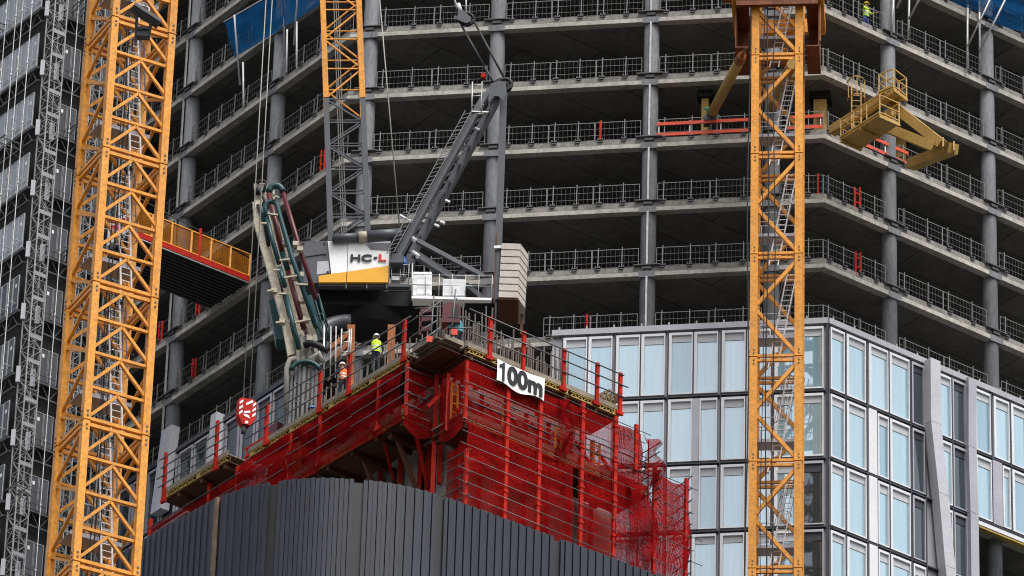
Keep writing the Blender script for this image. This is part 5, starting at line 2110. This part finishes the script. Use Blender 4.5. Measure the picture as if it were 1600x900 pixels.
# ------------------------------------------------------------------ loading platform on the left face of the tower
lpz = zf(3) + 0.5
A_ = onplane(388, 437, V((0, 0, lpz)), Z)
A_ = A_ - ER * ((A_ - PL).dot(ER))                   # snap to the slab edge
pl_len = 0
while px(A_ - ER * pl_len)[0] > 206:
    pl_len += 0.05
pl_w = 0
while px(A_ + EL * pl_w)[0] > 330:
    pl_w += 0.05
lp_ = thing('loading_platform', 'cantilevered loading platform with orange mesh rail and PERI sign', 'loading platform', A_)
m = MB()
i = 0
x = 0.0
while x < pl_w:
    m.box(A_ + EL * x - Z * 0.18, EL * 0.14, -ER * pl_len, Z * 0.17)
    m.box(A_ + EL * (x + 0.14) - Z * 0.1, EL * 0.12, -ER * pl_len, Z * 0.09)
    x += 0.26
part('corrugated_deck', m, 'deckm', lp_)
m = MB()
m.box(A_ - EL * 0.06 - Z * 0.12, EL * 0.05, -ER * pl_len, Z * 0.3)
part('edge_channel', m, 'red', lp_)
m = MB()
m.box(A_ - EL * 0.03 - Z * 0.2, EL * 0.05, -ER * pl_len, Z * 0.07)
part('edge_angle', m, 'galv', lp_)
m = MB()
RHT = 1.45
n = 6
for i in range(n + 1):
    p = A_ - ER * (pl_len * i / n)
    m.bar(p + Z * 0.18, p + Z * RHT, 0.09)
for z in (0.22, RHT):
    m.bar(A_ + Z * z, A_ - ER * pl_len + Z * z, 0.06)
part('rail_frame', m, 'yellow', lp_)
m = MB()
m.box(A_ + Z * 0.24 + EL * 0.01, EL * 0.01, -ER * pl_len, Z * (RHT - 0.26))
part('mesh', m, 'orangenet', lp_)
m = MB()
p = A_ - ER * (pl_len * 0.43)
m.bar(p + Z * 0.1, p + Z * 1.75, 0.13)
part('red_post', m, 'red', lp_)
m = MB()
m.tube(A_ + Z * 1.2 + ER * 0.5, A_ - ER * pl_len + Z * 2.1, 0.03, 6)
part('guy_rope', m, 'rope', lp_)
m = MB()
E0 = A_ - ER * (pl_len + 0.03)
m.box(E0 + Z * 0.15, EL * (pl_w * 0.62), -ER * 0.05, Z * 1.25)
sg = part('sign_board', m, 'white', lp_)
mb_ = text_mb('PERI', E0 + EL * (pl_w * 0.55) + Z * 0.4 - ER * 0.06, -EL, Z, 0.72, pl_w * 0.48, 0.008, 0.04)
part('lettering', mb_, 'redink', sg)

# ------------------------------------------------------------------ blue nets with poles on the tower
def bluenet(corners, label, nx=24, ny=10):
    g = MB()
    ph = R.uniform(0, 6)
    def fn(a, b):
        p = corners[0].lerp(corners[1], a).lerp(corners[3].lerp(corners[2], a), b)
        return p + V((0.5, -0.8, 0)) * (0.12 * math.sin(a * 14 + ph) * b + 0.08 * math.sin(b * 9 + a * 5)) - Z * (0.25 * math.sin(a * math.pi * 4) * math.sin(b * math.pi * 0.9) * 0.3)
    g.grid(fn, nx, ny)
    return solo('blue_net', g, 'bluenet', label, 'net', 'blue debris nets on the tower')
nl = PL + NL * 0.9
c4 = [onplane(350, 34, nl + NL * 0.8, NL), onplane(500, -52, nl + NL * 0.8, NL), onplane(500, 8, nl, NL), onplane(366, 90, nl - NL * 0.2, NL)]
bluenet(c4, 'blue net hung along the upper left floors near the left corner')
for i, (u0, v0, u1, v1, u2, v2) in enumerate(((366, 23, 375, 133, 378, 165), (444, -40, 444, 82, 445, 112), (467, -30, 459, 70, 461, 105))):
    m = MB()
    a, b, c = onplane(u0, v0, nl + NL * 1.0, NL), onplane(u1, v1, nl - NL * 0.6, NL), onplane(u2, v2, nl - NL * 0.7, NL)
    m.tube(a, b, 0.05, 6)
    m.tube(b + Z * 1.4 - NL * 0.1, c - NL * 0.1, 0.05, 6)
    solo('net_pole', m, 'alu', f'white raking pole under the left blue net, {ORD[i + 1]} from the left', 'pole', 'white poles carrying the blue nets')
m = MB()
m.tube(onplane(350, 34, nl + NL * 0.8, NL), onplane(500, -52, nl + NL * 0.8, NL), 0.04, 6)
solo('net_rail', m, 'alu', 'pale tube along the top edge of the left blue net', 'tube')
nr_ = PR + NR * 0.7
c4 = [onplane(1470, -62, nr_ + NR * 0.6, NR), onplane(1640, 22, nr_ + NR * 0.6, NR), onplane(1640, 72, nr_, NR), onplane(1488, 0, nr_, NR)]
bluenet(c4, 'blue net hung along the upper right floors at the picture edge')
for i, (a, b) in enumerate((((1512, 8), (1511, 110)), ((1530, -20), (1531, 112)), ((1421, -20), (1419, 62)), ((1397, -20), (1393, 52)))):
    m = MB()
    m.tube(onplane(*a, nr_ - NR * 0.55, NR), onplane(*b, nr_ - NR * 0.55, NR), 0.06, 6)
    solo('net_pole', m, 'galv', f'upright grey pole on the right face below the blue net, {ORD[i + 1]} of four', 'pole', 'upright poles on the right face')
for i, (a, b) in enumerate((((1556, -20), (1512, 72)), ((1580, -20), (1531, 80)), ((1441, -10), (1420, 30)), ((1411, -10), (1402, 12)))):
    m = MB()
    m.tube(onplane(*a, nr_ + NR * 0.8, NR), onplane(*b, nr_ - NR * 0.4, NR), 0.055, 6)
    solo('net_brace', m, 'galv', f'raking grey brace on the right face below the blue net, {ORD[i + 1]} of four', 'pole', 'raking braces on the right face')
# red safety gates standing at some floor edges
for i, (f, u, v, lab) in enumerate((('L', 507, 250, 'behind the grey jib'), ('L', 312, 475, 'under the loading platform'), ('L', 253, 525, 'left beside the yellow mast'), ('L', 305, 585, 'above the far left platform'), ('R', 1336, 310, 'third floor, right of the yellow crane mast'), ('R', 1337, 410, 'second floor, right of the yellow crane mast'), ('C', 1278, 300, 'at the corner beside the yellow crane mast'), ('C', 938, 205, 'fourth floor, left of the plank barrier'), ('C', 917, 505, 'just above the glazing by the rebar'))):
    P, n, e = FACE[f]
    p = onplane(u, v, P - n * 0.15, n)
    k = min(range(-5, 7), key=lambda k: abs(zf(k) + 1.1 - p.z))
    p = atz(p, zf(k) + 0.5)
    m = MB()
    m.bar(p - Z * 0.2, p + Z * 1.2, 0.09)
    if f != 'C':
        m.bar(p + e * 0.3, p + e * 0.3 + Z * 1.3, 0.08)
        for z in (0.4, 0.9):
            m.bar(p + Z * z, p + e * 0.3 + Z * z, 0.06)
    solo('red_edge_post', m, 'red', f'red steel edge post on the open floor, {lab}', 'post', 'red posts on the open floors')
m = MB()
m.pipe([at(290, 60, 262), at(280, 58, 262), at(271, 61, 262), at(266, 70, 262)], 0.3, 10, [0.08, 0.4, 0.5, 0.1])

# ------------------------------------------------------------------ people
def person(label, loc, face, vest, helmet, trousers, shirt, lean=0.0, arms=((0.35, 0.3, 1.15), (-0.32, 0.25, 1.1)), stride=0.12, look=0.0, scale=1.0):
    """1.78 m figure; local x to its left, y forward"""
    t = thing('person', label, 'person', loc)
    f = V((math.sin(face), math.cos(face), 0))
    l_ = V((-f.y, f.x, 0))
    def w(x, y, z):
        return loc + (l_ * x + f * (y + lean * max(0, z - 0.9)) + Z * z) * scale
    J = {'pel': (0, 0, 0.95, .15), 'bel': (0, 0.0, 1.10, .145), 'che': (0, 0.0, 1.33, .165), 'nec': (0, 0.0, 1.50, .062), 'nk2': (0, .01, 1.56, .058),
         'hd1': (0, .02, 1.63, .088), 'hd2': (0, .02, 1.71, .085),
         'hpl': (.10, 0, .90, .10), 'knl': (.11, stride, .50, .068), 'anl': (.11, stride * .6, .09, .05), 'tol': (.12, stride * .6 + .16, .04, .04),
         'hpr': (-.10, 0, .90, .10), 'knr': (-.11, -stride * .4, .50, .068), 'anr': (-.11, -stride, .09, .05), 'tor': (-.12, -stride + .16, .04, .04),
         'shl': (.20, 0, 1.44, .062), 'shr': (-.20, 0, 1.44, .062)}
    for s, k in ((1, 'l'), (-1, 'r')):
        hx, hy, hz = arms[0 if s > 0 else 1]
        sx, sy, sz = J['sh' + k][:3]
        J['el' + k] = ((sx + hx) / 2 + s * .06, (sy + hy) / 2 - .05, (sz + hz) / 2 - .07, .047)
        J['wr' + k] = (hx, hy, hz, .033)
        d = V((hx, hy, hz)) - V(J['el' + k][:3])
        d.normalize()
        q_ = V((hx, hy, hz)) + d * .09
        J['pa' + k] = (q_.x, q_.y, q_.z, .036)
        for fi in range(4):
            o_ = V((0, 0, 1)).cross(d)
            if o_.length < .1:
                o_ = V((1, 0, 0))
            o_.normalize()
            a = q_ + o_ * (.03 - .02 * fi) + d * .01
            b = a + d * (.07 + .01 * (fi in (1, 2))) - Z * .02
            J[f'f{fi}{k}'] = (b.x, b.y, b.z, .010)
        a = V((hx, hy, hz)) + d * .05 + V((-s * .05, .02, 0))
        J['th' + k] = (a.x, a.y, a.z, .011)
    E_ = [('pel', 'bel'), ('bel', 'che'), ('che', 'nec'), ('nec', 'nk2'), ('nk2', 'hd1'), ('hd1', 'hd2')]
    for k in 'lr':
        E_ += [('pel', 'hp' + k), ('hp' + k, 'kn' + k), ('kn' + k, 'an' + k), ('an' + k, 'to' + k), ('che', 'sh' + k), ('sh' + k, 'el' + k), ('el' + k, 'wr' + k), ('wr' + k, 'pa' + k), ('wr' + k, 'th' + k)]
        E_ += [('pa' + k, f'f{i}{k}') for i in range(4)]
    names = list(J)
    me = bpy.data.meshes.new('person_skeleton')
    me.from_pydata([w(*J[n_][:3]) - loc for n_ in names], [(names.index(a), names.index(b)) for a, b in E_], [])
    ob = bpy.data.objects.new('person_skeleton', me)
    COL.objects.link(ob)
    md = ob.modifiers.new('skin', 'SKIN')
    for i, n_ in enumerate(names):
        r = J[n_][3] * scale
        me.skin_vertices[0].data[i].radius = (r, r)
    me.skin_vertices[0].data[0].use_root = True
    sb_ = ob.modifiers.new('sub', 'SUBSURF')
    sb_.levels = 1
    dg = bpy.context.evaluated_depsgraph_get()
    bm_ = bpy.data.meshes.new_from_object(ob.evaluated_get(dg))
    bpy.data.objects.remove(ob)
    bm_.materials.clear()
    for k in (shirt, trousers, 'skin', 'black'):
        bm_.materials.append(MT[k])
    skinpts = [w(*J[n_][:3]) - loc for n_ in names if n_[:2] in ('wr', 'pa', 'th', 'f0', 'f1', 'f2', 'f3', 'hd') or n_ == 'nk2']
    for p in bm_.polygons:
        c = p.center
        z = c.z / scale
        if min((c - q_).length for q_ in skinpts) < 0.085 * scale and z > 0.7:
            p.material_index = 2
        elif z < 0.14:
            p.material_index = 3
        elif z < 0.98 and abs((c.x * l_.x + c.y * l_.y)) < 0.24 * scale and (c.x * f.x + c.y * f.y) < 0.24:
            p.material_index = 1
        p.use_smooth = True
    o = bpy.data.objects.new('body', bm_)
    COL.objects.link(o)
    o.parent = t
    if vest:
        m = MB()
        rings = [(0.93, .185, .15), (1.05, .185, .15), (1.2, .195, .155), (1.36, .215, .165), (1.46, .19, .13), (1.5, .10, .09)]
        def fn(a, b):
            x_ = b * (len(rings) - 1)
            i = min(int(x_), len(rings) - 2)
            g_ = x_ - i
            z = rings[i][0] * (1 - g_) + rings[i + 1][0] * g_
            rx = rings[i][1] * (1 - g_) + rings[i + 1][1] * g_
            ry = rings[i][2] * (1 - g_) + rings[i + 1][2] * g_
            return w(rx * math.cos(a * 2 * math.pi), ry * math.sin(a * 2 * math.pi), z)
        m.grid(fn, 20, 12)
        vo = part('vest', m, vest, t)
        if vest in ('vesty', 'vesto'):
            m = MB()
            for z in (1.02, 1.16):
                m.grid(lambda a, b: w(.203 * math.cos(a * 2 * math.pi), .163 * math.sin(a * 2 * math.pi), z + .05 * b), 20, 1)
            part('reflective_bands', m, 'strip', vo)
    m = MB()
    m.ball(w(0, .02, 1.70), .125 * scale, .14 * scale, .13 * scale, 16, 8, -5, (l_, f, Z))
    m.grid(lambda a, b: w((.12 + .035 * b) * math.cos(a * 2 * math.pi), .02 + (.135 + .035 * b + .03 * b * max(0, math.sin(a * 2 * math.pi))) * math.sin(a * 2 * math.pi), 1.695 - .01 * b), 20, 1)
    part('helmet', m, helmet, t)
    m = MB()
    m.ball(w(0, .115, 1.635), .014, .02, .022, 8, 6, -90, (l_, f, Z))       # nose
    for s in (-1, 1):
        m.ball(w(.092 * s, .01, 1.64), .012, .02, .03, 8, 6, -90, (l_, f, Z))
    part('nose_and_ears', m, 'skin', t)
    m = MB()
    for s in (-1, 1):
        m.ball(w(.033 * s, .1, 1.665), .011, .008, .008, 8, 6, -90, (l_, f, Z))
    m.bar(w(-.025, .1, 1.59), w(.025, .1, 1.59), .008)
    part('eyes_and_mouth', m, 'black', t)
    return t
def deckpos(face, u, off, h):
    v = 560
    for _ in range(6):
        q_ = sL(u, v, off) if face == 'L' else sR(u, v, off)
        v += (q_[1] - h) * 34
    return cp_(q_[0], off, h) if face == 'L' else cp_(off, q_[0], h)
person('worker in bright yellow vest and white helmet reaching towards the mast', deckpos('L', 586, 0.45, 0.5), rad(-15), 'vesty', 'hatw', 'navy', 'navy', 0.02, ((0.62, 0.28, 1.36), (-0.28, 0.12, 1.0)), 0.1)
person('worker in orange vest and dark trousers bending beside the top rail', deckpos('L', 536, 0.4, 0.05), rad(-50), 'vesto', 'hatw', 'navy', 'navy', 0.14, ((0.25, 0.5, 1.1), (-0.2, 0.5, 1.05)), 0.15)
person('worker in blue helmet and turquoise shirt at the corner by the red arch', deckpos('R', 716, 0.7, -0.04), rad(-60), 'tealcl', 'hatb', 'navy', 'tealcl', 0.1, ((0.3, 0.35, 1.1), (-0.3, 0.3, 1.1)), 0.05)
person('worker with blue helmet and orange vest half hidden low behind the left rails', deckpos('L', 482, 0.6, -0.9), rad(120), 'vesto', 'hatb', 'navy', 'navy', 0.05, ((0.3, 0.3, 1.0), (-0.3, 0.3, 1.0)), 0.05)
P, n, e = FACE['R']
s_ = (onplane(1353, 30, PR - NR * 0.75, NR) - PR).dot(ER)
person('worker in yellow vest and yellow helmet on a high floor at top right', atz(PR + ER * s_ - NR * 0.75, zf(0) + 0.535), rad(120), 'vesty', 'haty', 'bluecl', 'vesty', 0.0, ((0.25, 0.4, 1.2), (-0.25, 0.35, 1.15)), 0.08)
